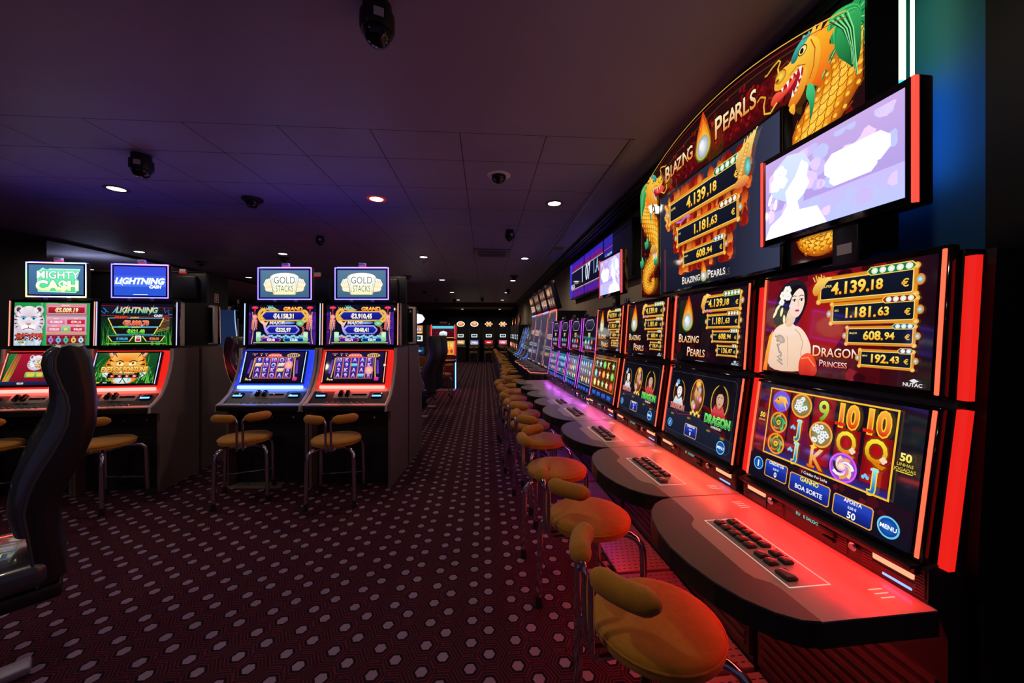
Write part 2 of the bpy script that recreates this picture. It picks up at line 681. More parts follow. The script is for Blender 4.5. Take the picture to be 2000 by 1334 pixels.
# ---------------------------------------------------------------- ceiling fittings
def downlight(x, y, label, warm=(1.0, 0.80, 0.58), ring=None, power=1.0):
    t = thing('downlight', label, 'ceiling light', (x, y, H), 0, 'round downlights in the ceiling')
    b = MB()
    b.lathe([(.066, -.001), (.070, -.006), (.094, -.006), (.098, -.001), (.098, 0), (.066, 0)], n=28)
    b.build('ring', ring or M_TRIM, t)
    b = MB()
    b.lathe([(0, -.003), (.068, -.003), (.068, -.0005), (0, -.0005)], n=28)
    b.build('diffuser', mat('lamp_disc', (0.8, 0.8, 0.8), emit=(1.0, 0.86, 0.70), estr=7.0), t)
    if power:
        ld = bpy.data.lights.new('downlight_lamp', 'SPOT')
        ld.energy = SPOT * power
        ld.color = warm
        ld.spot_size = R(168)
        ld.spot_blend = 0.6
        ld.shadow_soft_size = 0.05
        lo = bpy.data.objects.new('downlight_lamp', ld)
        COL.objects.link(lo)
        lo.parent = t
        lo.location = (0, 0, -0.03)
    return t


ROWN = {1: 'above the near stools', 4: 'in the nearest visible row', 7: 'in the second row back', 10: 'in the third row back', 13: 'in the fourth row back',
        16: 'in the fifth row back', 19: 'under the far bulkhead'}
COLN = {0.75: 'beside the slatted edge', -1.13: 'over the main aisle', -3.57: 'over the twin bank of machines', -5.95: 'near the dark left wall'}
M_REDRING = mat('red_ring', S(200, 40, 36), 0.4, emit=(1, .05, .03), estr=0.25)
for yy in (1, 4, 7, 10, 13, 16, 19):
    for xx in (0.75, -1.13, -3.57, -5.95):
        if yy == 19 and xx < -3:
            continue
        red = (yy == 4 and xx == -1.13)
        t = downlight(xx, yy if xx > -3 else yy - .1, 'round recessed downlight %s, %s' % (ROWN[yy], COLN[xx]) if not red else
                      'round downlight with red glowing rim over the main aisle', ring=M_REDRING if red else None,
                      power=.36 if (yy == 1 and xx > 0) else .65 if (yy == 4 and xx > 0) else (1.0 if yy < 8 else 0.8))
        if yy == 19:
            t.location.z = 2.70


for (xx, yy) in ((-8.7, 8.9), (-8.7, 12.0)):
    downlight(xx, yy, 'round downlight in the pale ceiling left of the dark wall, ' + ('nearer' if yy < 10 else 'farther'))


def dome(x, y, label, kind='pendant', s=1.0):
    t = thing('dome_camera', label, 'security camera', (x, y, H), R(random.uniform(0, 360)), 'dome security cameras on the ceiling')
    b = MB()
    if kind == 'flush':
        b.lathe([(0, -.004), (.098 * s, -.004), (.105 * s, 0), (0, 0)], n=32)
        b.build('mounting_ring', mat('dome_ring', S(244, 232, 238), 0.5), t)
        z0, r = -.006, .066 * s
    elif kind == 'flat':
        b.lathe([(.0, -.03 * s), (.07 * s, -.03 * s), (.088 * s, -.018 * s), (.09 * s, 0), (0, 0)], n=28)
        b.build('housing', M_BLACK, t)
        z0, r = -.03 * s, .06 * s
    else:
        b.lathe([(0, -.115 * s), (.066 * s, -.115 * s), (.072 * s, -.10 * s), (.072 * s, -.045 * s), (.060 * s, -.04 * s), (.060 * s, 0), (0, 0)], n=28)
        b.build('housing', M_BLACK, t)
        z0, r = -.115 * s, .058 * s
        b = MB()
        b.box(.045 * s, -.020 * s, -.095 * s, .0735 * s, .020 * s, -.06 * s)
        b.build('label_plate', M_LABEL, t)
    b = MB()
    b.lathe([(r, z0)] + [(r * math.cos(R(a)), z0 - r * math.sin(R(a))) for a in range(10, 90, 10)] + [(0, z0 - r)], n=28)
    b.build('dome', M_GLOSSBLK, t)
    if kind == 'pendant':
        t.rotation_euler.z = R(-70)
    return t


dome(-.46, 1.64, 'large black dome camera with paper label, nearest on the ceiling', s=1.0)
dome(-2.70, 3.15, 'black dome camera on the bluish tiles above the big chair', s=1.05)
dome(-2.42, 4.09, 'low black dome camera between the two nearest downlights', 'flat', 1.1)
dome(.124, 3.33, 'black dome camera in a pale flush ring over the aisle', 'flush')
dome(.34, 5.1, 'black dome camera beyond the pale-ringed one', s=.9)
dome(-2.38, 5.6, 'small black dome camera above the space right of the twin bank', s=.8)
dome(-5.55, 4.2, 'black dome camera cut by the left edge', s=.9)
dome(-3.73, 7.25, 'flat dark dome camera behind the left bright topper of the twin bank', 'flat')
dome(-5.55, 7.75, 'black dome camera beside the dark partition', 'flat', 1.1)
dome(-1.92, 9.4, 'black dome camera right of the twin bank', 'flat', 1.2)
dome(.72, 9.2, 'black dome camera beside a downlight near the slatted edge', 'flat', 1.1)
dome(-2.75, 12.0, 'small dome camera in the middle distance, leftmost of a scattered trio', s=.9)
dome(-2.05, 12.9, 'small dome camera with twin highlights in the middle distance', 'flat')
dome(-1.95, 15.3, 'tiny dome camera before the far bulkhead, left', s=.9)
dome(-1.25, 15.6, 'tiny dome camera before the far bulkhead, right of another', s=.9)
dome(.75, 12.0, 'dome camera beside the fourth downlight at the slatted edge', s=.9)
dome(-.1, 15.0, 'tiny dark dome camera over the far end of the aisle', s=.9)

t = thing('smoke_detector', 'small white smoke detector on the tiles over the aisle', 'smoke detector', (-1.17, 7.5, H))
b = MB()
b.lathe([(0, -.05), (.03, -.05), (.05, -.03), (.055, -.018), (.055, 0), (0, 0)], n=20)
b.build('housing', mat('white_plastic', S(210, 205, 205), 0.5), t)
t = thing('ceiling_speaker', 'square beige grille on the ceiling next to the slats', 'speaker grille', (1.22, 6.1, H))
b = MB()
b.rbox(-.09, -.09, -.012, .09, .09, 0, .006)
b.build('frame', mat('beige_plastic', S(176, 150, 132), 0.5), t)
b = MB()
for k in range(6):
    b.box(-.07, -.066 + k * .024, -.016, .07, -.054 + k * .024, -.012)
b.build('grille', mat('beige_slats', S(140, 112, 98), 0.5), t)
t = thing('air_cassette', 'square dark air conditioning cassette set in the ceiling tiles', 'air vent', (.12, 6.55, H))
b = MB()
b.rbox(-.31, -.31, -.02, .31, .31, 0, .008)
b.build('frame', mat('cassette_grey', S(122, 108, 118), 0.5), t)
b = MB()
for k in range(4):
    b.rbox(-.24, -.2 + k * .11, -.028, .24, -.12 + k * .11, -.018, .004)
b.build('grille', mat('cassette_slats', S(84, 74, 84), 0.5), t)


# ---------------------------------------------------------------- stools and chairs
def arc_pts(cx, cy, r, a0, a1, n, z):
    return [(cx + r * math.cos(R(a0 + (a1 - a0) * i / n)), cy + r * math.sin(R(a0 + (a1 - a0) * i / n)), z) for i in range(n + 1)]


def make_stool():
    """round stool; the sitter looks along +y, the split back pad is on the -y side"""
    t = thing('bar_stool', 'stool', 'stool', (0, 0, 0), 0, 'mustard velvet stools')
    b = MB()
    r = .205
    b.lathe([(0, .516), (r * .9, .516), (r * .985, .521), (r, .531), (r, .549), (r * .985, .558), (r * .94, .565), (r * .8, .570), (r * .4, .574), (0, .575)], n=40)
    b.tube(arc_pts(0, 0, r + .001, 0, 360, 40, .550), .0035, 6, caps=False)
    b.build('seat', M_VELVET, t)
    b = MB()
    b.lathe([(0, .484), (.13, .484), (.14, .49), (.14, .516), (0, .516)], n=24)
    b.build('seat_plate', M_CHROME, t)
    for k in range(4):
        a = R(45 + 90 * k)
        c, s = math.cos(a), math.sin(a)
        prof = [(.10, .490), (.16, .494), (.205, .490), (.236, .478), (.256, .456), (.264, .425), (.266, .38), (.270, .2), (.274, .03)]
        b = MB()
        b.tube([(q * c, q * s, z) for q, z in prof], .0165, 12)
        lg = b.build('leg', M_CHROME, t)
        b = MB()
        b.lathe([(0, 0), (.021, 0), (.021, .012), (.018, .035), (.018, .06), (0, .06)], .2745 * c, .2745 * s, 14)
        b.build('rubber_foot', M_RUBBER, lg)
    b = MB()
    p0, p1 = (-.272 * math.cos(R(45)), .272 * math.sin(R(45)), .17), (.272 * math.cos(R(45)), .272 * math.sin(R(45)), .17)
    b.tube([p0, p1], .008, 8)
    b.build('stretcher', M_CHROME, t)
    for sgn in (-1, 1):
        x = .021 * sgn
        b = MB()
        pts = [(x, -.08, .488), (x, -.17, .488), (x, -.222, .492), (x, -.240, .506), (x, -.246, .53), (x, -.248, .70), (x, -.248, .735), (x * 1.3, -.2485, .752), (x * 1.9, -.248, .764), (x * 2.9, -.246, .768)]
        b.tube(pts, .0105, 10)
        b.build('back_post', M_CHROME, t)
        b = MB()
        a0, a1 = -90 + sgn * 9, -90 + sgn * 55
        pts, rad = [], []
        for i in range(13):
            f = i / 12
            a = R(a0 + (a1 - a0) * f)
            pts.append((.248 * math.cos(a), .248 * math.sin(a), .768))
            e = min(f, 1 - f) * 12
            rad.append(.037 * (min(1.0, .55 + .3 * e) if e < 1.6 else 1.0))
        b.tube(pts, .037, 14, radii=rad)
        for i in (0, -1):
            p = Vector(pts[i])
            q = Vector(pts[1 if i == 0 else -2])
            d = (p - q).normalized()
            b.tube([p, p + d * .006, p + d * .010], .02, 12, radii=[.0203, .014, .004])
        b.build('back_pad', M_VELVET, t)
    return t


STOOL = make_stool()
_first = [True]


def stool(x, y, rz, label):
    o = STOOL if _first[0] else copy_tree(STOOL)
    _first[0] = False
    o.location = (x, y, 0)
    o.rotation_euler = (0, 0, rz)
    o['label'] = label
    return o


# side outline of the high-backed chair (metres; s = towards the back of the chair, z = height)
def _cv(pts):
    return [((x - 130) * .00219 * .643, 1.5 - (y - 650) * .00219) for x, y in pts]


CH_FRONT = _cv([(104, 676), (84, 690), (79, 712), (85, 735), (94, 756), (96, 784), (84, 823), (66, 850), (50, 876), (38, 900), (27, 925), (20, 955), (16, 985), (30, 1030)])
CH_SEAM = _cv([(118, 679), (108, 700), (108, 722), (118, 750), (130, 774), (135, 800), (131, 830), (119, 856), (103, 882), (84, 908), (68, 934), (56, 962), (50, 988), (58, 1032)])
CH_REAR = _cv([(140, 673), (166, 674), (183, 700), (190, 740), (194, 775), (195, 805), (193, 838), (183, 870), (170, 895), (154, 921), (139, 944), (126, 966), (118, 990), (116, 1034)])
CH_SEAM += _cv([(66, 1081), (74, 1131)])
CH_REAR += _cv([(123, 1080), (131, 1124)])


def make_chair():
    """swivel armchair with a tall S-shaped back; the sitter looks along +y"""
    t = thing('swivel_armchair', 'chair', 'chair', (0, 0, 0), 0, 'black leather high-backed swivel chairs')
    hw = .235
    oy = -.34                                          # where s = 0 falls

    def Y(s):
        return oy - s
    b = MB()
    rows = []
    for i, (sm, rr) in enumerate(zip(CH_SEAM, CH_REAR)):
        th = rr[0] - sm[0]
        row = []
        for (fx, fs) in ((-1, 0), (-1, .25), (-1, .55), (-.97, .8), (-.9, .94), (-.72, 1), (-.3, 1.02), (.3, 1.02), (.72, 1), (.9, .94), (.97, .8), (1, .55), (1, .25), (1, 0)):
            z = sm[1] + (rr[1] - sm[1]) * fs
            row.append((hw * fx, Y(sm[0] + th * fs), z))
        rows.append(row)
    b.grid(rows, closed=True)
    shell = b.build('back_shell', mat('shell_leather', S(30, 29, 33), 0.34, noise=0.15, nscale=60, bump=0.06), t)
    b = MB()
    rows = []
    for (fr, sm) in zip(CH_FRONT, CH_SEAM):
        th = sm[0] - fr[0]
        row = []
        for (fx, fs) in ((-1, 1), (-1.015, .8), (-1.0, .55), (-.95, .32), (-.87, .14), (-.77, .03), (-.66, 0), (-.56, .06), (-.48, .22), (-.3, .3), (.3, .3), (.48, .22), (.56, .06), (.66, 0), (.77, .03), (.87, .14), (.95, .32), (1.0, .55), (1.015, .8), (1, 1)):
            row.append((hw * fx, Y(fr[0] + th * fs), fr[1] + (sm[1] - fr[1]) * fs))
        rows.append(row)
    b.grid(rows, closed=True)
    b.build('back_cushion', M_LEATHER, t)
    for sx in (-1, 1):
        b = MB()
        b.tube([(hw * sx * 1.004, Y(p[0]), p[1]) for p in CH_SEAM], .0055, 8)
        b.build('piping', mat('piping', S(66, 66, 76), 0.35), shell)
    b = MB()
    b.rbox(-.25, -.30, .44, .25, .24, .56, .045, seg=4)
    b.build('seat', M_LEATHER, t)
    b = MB()
    b.rbox(-.24, -.33, .38, .24, .22, .442, .015)
    b.build('seat_pan', M_BLACK, t)
    for sx in (-1, 1):
        b = MB()
        x = .285 * sx
        b.tube([(x, -.13, .765), (x, -.05, .775), (x, .12, .77), (x, .21, .755)], .03, 12, radii=[.02, .032, .032, .022])
        ar = b.build('armrest', M_LEATHER, t)
        b = MB()
        b.tube([(x, .10, .75), (x, .11, .62), (x * .98, .09, .47), (x * .8, .06, .42)], .014, 8)
        b.build('arm_support', M_STEEL, ar)
        b = MB()
        b.tube([(x, -.09, .745), (x, -.09, .62), (x * .98, -.08, .47), (x * .8, -.07, .42)], .014, 8)
        b.build('arm_support', M_STEEL, ar)
    b = MB()
    b.lathe([(0, .02), (.075, .02), (.075, .10), (.05, .12), (.05, .38), (0, .38)], n=24)
    b.build('pedestal', M_BLACK, t)
    b = MB()
    b.rbox(-.05, -.24, 0, .05, .30, .035, .012)
    b.build('base_plate', mat('base_grey', S(150, 150, 170), .4, .2), t)
    b = MB()
    b.tube([(-.17, .12, .10), (-.19, .30, .12), (-.12, .36, .13), (.12, .36, .13), (.19, .30, .12), (.17, .12, .10)], .014, 8)
    b.tube([(-.17, .12, .10), (0, 0, .10), (.17, .12, .10)], .014, 8)
    b.build('foot_rail', M_STEEL, t)
    return t


CHAIR = make_chair()


def chair(x, y, rz, label, first=False):
    o = CHAIR if first else copy_tree(CHAIR)
    o.location = (x, y, 0)
    o.rotation_euler = (0, 0, rz)
    o['label'] = label
    return o


# ---------------------------------------------------------------- slot machines, right-hand row
RED = (1.0, 0.045, 0.03)
ORANGE = (1.0, 0.10, 0.045)
VIOLET = (0.62, 0.08, 0.85)
BLUE = (0.05, 0.16, 1.0)
ICE = (0.45, 0.62, 1.0)


def plate_material():
    if 'slotted_plate' in MATS:
        return MATS['slotted_plate']
    n = N('slotted_plate')
    sep = n.new('ShaderNodeSeparateXYZ')
    n.link(n.tc.outputs['Object'], sep.inputs[0])
    kx = n.mth('WRAP', sep.outputs[0], 0.034, 0.0)
    row = n.mth('FLOOR', n.mth('DIVIDE', sep.outputs[0], 0.034))
    ky = n.mth('WRAP', n.mth('ADD', sep.outputs[1], n.mth('MULTIPLY', row, 0.011)), 0.036, 0.0)
    d = n.mth('MULTIPLY', n.mth('LESS_THAN', kx, 0.006), n.mth('LESS_THAN', ky, 0.02))
    n.link(n.mix(d, S(150, 128, 128), S(12, 9, 10)), n.b.inputs['Base Color'])
    n.b.inputs['Roughness'].default_value = 0.42
    n.b.inputs['Metallic'].default_value = 0.25
    MATS['slotted_plate'] = n.m
    return n.m


def monitor(name, w, h, th, parent, y, z, tilt, art, strip=None, mat_=None, strip_in=.012, sw=.010, bez=(.03, .02, .03), sname='screen'):
    """a slab whose front face is tilted; its screen and light strips are children"""
    b = MB()
    b.rbox(-w / 2, 0, -th, w / 2, h, 0, .006)
    m = b.build(name, mat_ or M_GLOSSBLK, parent, (0, y, z), (R(90 - tilt), 0, 0))
    if art:
        art.build(sname, w - 2 * bez[0], h - bez[1] - bez[2], m, (0, bez[1], .0012))
    if strip:
        for sx in (-1, 1):
            b = MB()
            b.rbox(sx * (w / 2 - strip_in) - sw / 2, .012, 0, sx * (w / 2 - strip_in) + sw / 2, h - .012, .004, .0018)
            b.build('light_strip', strip, m)
    return m


DESK_FRONT = [(-.345, -.06), (-.345, -.385), (-.335, -.43), (-.305, -.475), (-.25, -.52), (-.18, -.553), (-.09, -.575), (0, -.583)]
DESK_FRONT += [(-x, y) for x, y in reversed(DESK_FRONT[:-1])]
DESK_DARK = [(-.344, -.385), (-.274, -.385), (-.19, -.387), (-.16, -.395), (-.13, -.425), (-.105, -.434), (.145, -.434), (.175, -.425), (.20, -.395), (.225, -.387), (.344, -.385)]


def make_slot(label, upper, lower, strip, side, under, group, full=True, topper=None, candle=False, wash=RED, lamp=.3):
    t = thing('slot_machine', label, 'slot machine', (0, 0, 0), 0, group)
    hw = .3475
    # cabinet: shallow box leaning with the screens, on a plinth
    b = MB()
    prof = [(.02, 0), (.02, .06), (.0, .07), (.0, .70), (-.02, .745), (-.035, .80), (-.03, .90), (.03, 1.315), (.055, 1.72), (.50, 1.72), (.50, 0)]
    b.prism(prof, -.322, .322, 'x')
    b.prism([(.075, .02), (.075, .80), (.055, .88), (.085, 1.315), (.115, 1.72), (.44, 1.72), (.44, .02)], -hw + .004, hw - .004, 'x')
    b.build('cabinet', M_BODY, t)
    # lit bands along both sides of the cabinet
    gsd = glow('side_%.2f_%.2f' % (side[0], side[2]), tuple(c * .85 if c > .5 else c * .3 for c in side), 1.0)
    for sx in (-1, 1):
        b = MB()
        for (z0, z1, y0, y1) in ((.895, 1.30, -.055, .004), (1.325, 1.70, .004, .030)):
            x0, x1 = sorted((sx * .322, sx * .3445))
            v = [(x0, y0 + .022, z0), (x1, y0 + .022, z0), (x1, y0 + .042, z0), (x0, y0 + .042, z0), (x0, y1 + .022, z1), (x1, y1 + .022, z1), (x1, y1 + .042, z1), (x0, y1 + .042, z1)]
            b.add(v, [(0, 1, 2, 3), (4, 7, 6, 5), (0, 4, 5, 1), (1, 5, 6, 2), (2, 6, 7, 3), (3, 7, 4, 0)])
        b.build('side_light', gsd, t)
    gst = glow('strip_%.2f_%.2f' % (strip[0], strip[2]), strip, 1.9)
    um = monitor('upper_monitor', .626, .415, .03, t, -.004, 1.322, 4.0, upper, gst, bez=(.026, .022, .022))
    monitor('lower_monitor', .626, .415, .03, t, -.066, .895, 8.5, lower, gst, bez=(.026, .016, .014))
    b = MB()
    b.rbox(-.055, .4152, -.022, .055, .4175, -.002, .001)
    b.build('camera_bar', M_STEEL, um)
    # panel between the desk and the lower screen
    b = MB()
    b.prism([(-.03, .78), (-.064, .80), (-.062, .89), (-.02, .905)], -.325, .325, 'x')
    fp = b.build('service_panel', mat('panel_dark', S(44, 36, 40), 0.35, noise=.2), t)
    if full:
        T = Matrix.Translation((0, -.0635, .80))
        for x0, x1 in ((-.295, -.205), (.195, .295)):
            b = MB()
            b.rbox(x0, -.006, .045, x1, .004, .066, .003, T=T)
            b.build('slot_light', glow('slot_light', (1.0, .38, .20), 1.3), fp)
            b = MB()
            b.box(x0 - .005, -.003, .010, x1 + .005, .004, .036, T=T)
            b.build('slot_mouth', M_GLOSSBLK, fp)
        b = MB()
        b.rbox(.22, -.005, .014, .292, .002, .021, .002, T=T)
        b.build('card_light', glow('card_light', (.12, .3, 1.0), 2.2), fp)
        for x in (-.165, .145):
            b = MB()
            b.lathe([(0, 0), (.011, 0), (.013, -.004), (.013, -.012), (.009, -.016), (0, -.016)], n=16)
            b.build('lock', M_CHROME, fp, (x, -.066, .85), (R(-90), 0, 0))
        for (x0, x1) in ((-.145, -.118), (.09, .12), (.165, .192), (.298, .32), (-.32, -.30)):
            b = MB()
            b.box(x0, -.001, .010, x1, .003, .084, T=T)
            for k in range(9):
                b.box(x0, -.004, .012 + k * .008, x1, -.001, .0155 + k * .008, T=T)
            b.build('speaker_grille', mat('grille_bar', S(88, 44, 50), 0.4), fp)
        a = Art(40, 5, (6, 6, 8))
        a.text('EU   E SALDO', 20, 1, 3, (60, 230, 210), bold=.01)
        a.build('credit_display', .14, .018, fp, (-.02, -.0655, .845), (R(90), 0, 0))
        b = MB()
        b.rbox(.03, -.014, .04, .085, .004, .062, .004, T=T)
        b.rbox(.04, -.010, .022, .08, .004, .032, .003, T=T)
        b.build('note_slot', M_BLACK, fp)
    # lamp under the lip of the lower screen, washing over the desk
    b = MB()
    b.box(-.31, -.098, .886, .31, -.060, .8945)
    b.box(-.31, -.084, .870, .31, -.060, .886)
    b.box(-.31, -.0985, .8815, .31, -.0966, .8945)
    lp = b.build('lip', M_BLACK, t)
    b = MB()
    b.box(-.30, -.0960, .8842, .30, -.0850, .8859)
    b.build('lip_light', glow('lip_%.2f_%.2f' % (side[0], wash[2]), wash, 24.0), lp)
    ld = bpy.data.lights.new('desk_lamp', 'AREA')
    ld.shape = 'RECTANGLE'
    ld.size, ld.size_y = .58, .012
    ld.energy = lamp
    ld.color = tuple(c / max(wash) for c in wash)
    lo = bpy.data.objects.new('desk_lamp', ld)
    COL.objects.link(lo)
    lo.parent = lp
    lo.location = (0, -.101, .888)
    lo.rotation_euler = (R(-42), 0, 0)
    # desk with two-tone top
    b = MB()
    b.prism(DESK_FRONT, .735, .7965, 'z', 0, 0)
    n = len(DESK_FRONT)
    sil = [(-.3435, -.062), (-.3435, -.385)] + DESK_DARK[1:-1] + [(.3435, -.385), (.3435, -.062)]
    b.prism(sil, .796, .8002, 'z', 1)
    dk = [(x * .992, y * .994) for x, y in DESK_FRONT[1:-1]] + [(x, y - .0008) for x, y in reversed(DESK_DARK[1:-1])]
    b.prism(dk, .796, .8000, 'z', 2)
    d = b.build('desk', [M_BLACK, M_DESK, M_DESKDARK], t)
    if full:
        b = MB()
        T = Matrix.Translation((0, 0, .8006))
        for seg in (((-.145, -.362), (-.145, -.238)), ((-.145, -.238), (.225, -.238)), ((.225, -.238), (.225, -.362)), ((.225, -.362), (-.145, -.362))):
            (x0, y0), (x1, y1) = seg
            b.box(min(x0, x1) - .0016, min(y0, y1) - .0016, 0, max(x0, x1) + .0016, max(y0, y1) + .0016, .0006, T=T)
        for xs in (-.275, .255):
            for k in range(4 if xs < 0 else 3):
                b.box(xs + k * .016, -.155, 0, xs + .003 + k * .016, -.115, .0006, T=T)
        b.build('panel_outline', glow('outline_glow', (1.0, .46, .38), .95), d)
        spots = [(-.115 + .036 * i, -.272) for i in range(5)] + [(-.115 + .036 * i, -.322) for i in range(5)]
        spots += [(.082 + .037 * i, -.275) for i in range(2)] + [(.082 + .037 * i, -.325) for i in range(2)]
        for (x, y) in spots + [(.180, -.330)]:
            big = x > .17
            b = MB()
            w, q = (.023, .018) if big else (.0150, .0165)
            b.rbox(-w, -q, 0, w, q, .009, .003)
            b.rbox(-w + .003, -q + .003, .007, w - .003, q - .003, .0125, .003, 1)
            b.build('button', [M_BLACK, mat('button_cap', S(120, 66, 66), 0.15, coat=.4)], d, (x, y, .8002))
    # plinth grille, plate and the strip of light under the desk
    b = MB()
    for k in range(12):
        b.box(-.30, -.008, .10 + k * .042, .30, .002, .118 + k * .042)
    b.build('vent_grille', mat('vent_bar', S(70, 58, 60), 0.4, 0.3), t)
    b = MB()
    b.box(-.30, -.20, .7332, .30, -.155, .7349)
    b.build('under_light', glow('under_%.2f_%.2f' % (under[0], under[2]), under, 32.0 if under[2] < .1 else 11.0), t)
    b = MB()
    b.rbox(-.336, -.33, 0, .336, .018, .028, .005)
    b.build('foot_plate', plate_material(), t)
    if candle:
        b = MB()
        b.lathe([(0, 0), (.022, 0), (.022, .025), (.026, .03), (.026, .055), (.02, .06), (.02, .075), (0, .078)], n=14)
        b.build('signal_lamp', M_CHROME, t, (.2, .10, 1.72))
    if topper:
        art, w, h, z, gs, y, xx = topper
        b = MB()
        b.rbox(-w / 2, 0, -.06, w / 2, h, 0, .006)
        tp = b.build('topper', M_GLOSSBLK, t, (xx, y, z), (R(90), 0, 0))
        art.build('topper_screen', w - .05, h - .05, tp, (0, .025, .0012))
        for sx in (-1, 1):
            b = MB()
            b.rbox(sx * (w / 2 - .004) - .005, .004, -.012, sx * (w / 2 - .004) + .005, h - .004, .004, .002)
            b.build('light_strip', gs, tp)
        b = MB()
        b.rbox(-.045, .02, 0, .045, .06, .25, .006, T=Matrix.Translation((xx + .06, y + .0, 1.70)))
        b.build('topper_mount', M_BLACK, t)
        b = MB()
        b.box(xx + .035, y + .0185, 1.765, xx + .085, y + .0205, 1.80)
        b.build('rating_label', M_LABEL, t)
    return t


# ---------------------------------------------------------------- pictures: right-hand row
GOLD, GOLD2, AMBER = (255, 214, 70), (255, 170, 20), (214, 120, 24)


def jackpot(a, x0, y0, x1, y1, amount, cents, label, n, pc, k=1.0):
    """ornate gold frame round a dark window with a row of pearls on its top edge"""
    h = y1 - y0
    t = h * .13
    a.plate(x0 - t * .6, y0 - t * .6, x1 + t * .6, y1 + t * .6, (150, 64, 14), (190, 92, 20), h * .16)
    a.frame(x0 - t * .4, y0 - t * .4, x1 + t * .4, y1 + t * .4, t * .9, (226, 146, 34), h * .14)
    a.plate(x0 + t * .6, y0 + t * .6, x1 - t * .6, y1 - t * .6, (12, 18, 32), (18, 24, 42), h * .06)
    a.frame(x0 + t * .5, y0 + t * .5, x1 - t * .5, y1 - t * .5, t * .28, (255, 220, 120), h * .06)
    for (cx, cy) in ((x0, y0), (x1, y0), (x0, y1), (x1, y1)):
        a.ell(cx, cy, t * 1.0, t * 1.0, (230, 150, 40), (255, 226, 130), 10)
    for cx in (x0 - t, x1 + t):
        a.ell(cx, (y0 + y1) / 2, t * 1.25, t * 1.6, (200, 110, 30), (255, 210, 120), 12)
        a.ell(cx, (y0 + y1) / 2, t * .7, t * .8, (90, 190, 200), (220, 250, 250), 12)
    pr = h * .13
    px1 = x1 - t * .6
    px0 = px1 - n * pr * 2.3
    a.plate(px0 - pr, y1 - pr * 1.1, px1 + pr * .6, y1 + pr * 1.5, pc, None, pr)
    a.frame(px0 - pr, y1 - pr * 1.1, px1 + pr * .6, y1 + pr * 1.5, pr * .25, GOLD, pr)
    for i in range(n):
        a.ell(px0 + (i + .5) * pr * 2.3, y1 + pr * .2, pr * .95, pr * .95, (214, 230, 206), (255, 255, 250), 14)
    s = h * .50
    a.text(amount, x0 + (x1 - x0) * .58, y0 + h * .28, s, (255, 176, 20), (255, 240, 110), 'r', .95, 0, .03, (90, 40, 0), .03)
    a.text(cents, x0 + (x1 - x0) * .60, y0 + h * .32, s * .78, (255, 176, 20), (255, 240, 110), 'l', .95, 0, .03, (90, 40, 0), .03)
    a.text('€', x1 - t * 1.6, y0 + h * .30, s * .55, (255, 200, 60), None, 'r', 1, 0, .02)
    a.text(label, x0 + t * 1.4, y1 - t * 2.6 - h * .06, h * .11, (255, 220, 120), None, 'l', 1, 0, .01)


def flame_pearl(a, cx, cy, r):
    """a pale pearl in a teardrop of fire"""
    def drop(k, up, c, c2):
        pts = []
        for i in range(30):
            q = 2 * math.pi * i / 30
            x, y = math.sin(q), -math.cos(q)
            if y > 0:
                x *= (1 - y) ** .6 * (1 + .25 * y)
                y *= up
            pts.append((cx + x * r * k, cy + y * r * k))
        a.poly(pts, c, c2)
    drop(1.38, 2.6, (70, 120, 20), (220, 60, 10))
    drop(1.22, 2.4, (190, 200, 40), (255, 120, 20))
    drop(1.06, 2.0, (255, 220, 90), (255, 170, 30))
    for dx, hh, lean in ((-.7, 2.2, .35), (.62, 2.5, -.4), (-.25, 2.9, .3), (.2, 3.4, -.25)):
        a.sp([(cx + dx * r - .3 * r, cy + r * .5), (cx + dx * r + .25 * r, cy + r * .5), (cx + dx * r + (.2 + lean) * r, cy + hh * r * .6), (cx + dx * r + (lean * .4) * r, cy + hh * r), (cx + dx * r - .25 * r, cy + hh * r * .55)], (255, 190, 50), (240, 70, 10))
    for dx, hh in ((-.35, 1.9), (.3, 2.5), (.05, 3.0)):
        a.poly([(cx + (dx - .28) * r, cy + r * .8), (cx + (dx + .28) * r, cy + r * .8), (cx + (dx + .12) * r, cy + hh * r * .75), (cx + dx * r * .6, cy + hh * r)], (255, 200, 60), (240, 80, 10))
    a.ell(cx, cy, r, r * 1.12, (150, 160, 170), (250, 252, 255), 24)
    a.ell(cx - r * .2, cy + r * .25, r * .45, r * .5, (226, 230, 238), (255, 255, 255), 16)


def smallcaps(a, word, x, y, s, c, c2, out=None, al='l', ow=.03):
    """first letter large, the rest small capitals; returns width"""
    w0, f = text_geo(word[0], 0, 0.012)
    w1, f = text_geo(word[1:], 0, 0.012)
    q = s / .72
    A = (max(p[0] for p in w0) - min(p[0] for p in w0)) * q * .9
    B = (max(p[0] for p in w1) - min(p[0] for p in w1)) * q * .78 * .9
    gap = s * .1
    tot = A + gap + B
    x0 = x if al == 'l' else (x - tot / 2 if al == 'c' else x - tot)
    a.text(word[0], x0, y, s, c, c2, 'l', .9, 0, .012, out, ow)
    a.text(word[1:], x0 + A + gap, y, s * .78, c, c2, 'l', .9, 0, .012, out, ow)
    # small slab feet under the big initial
    return tot


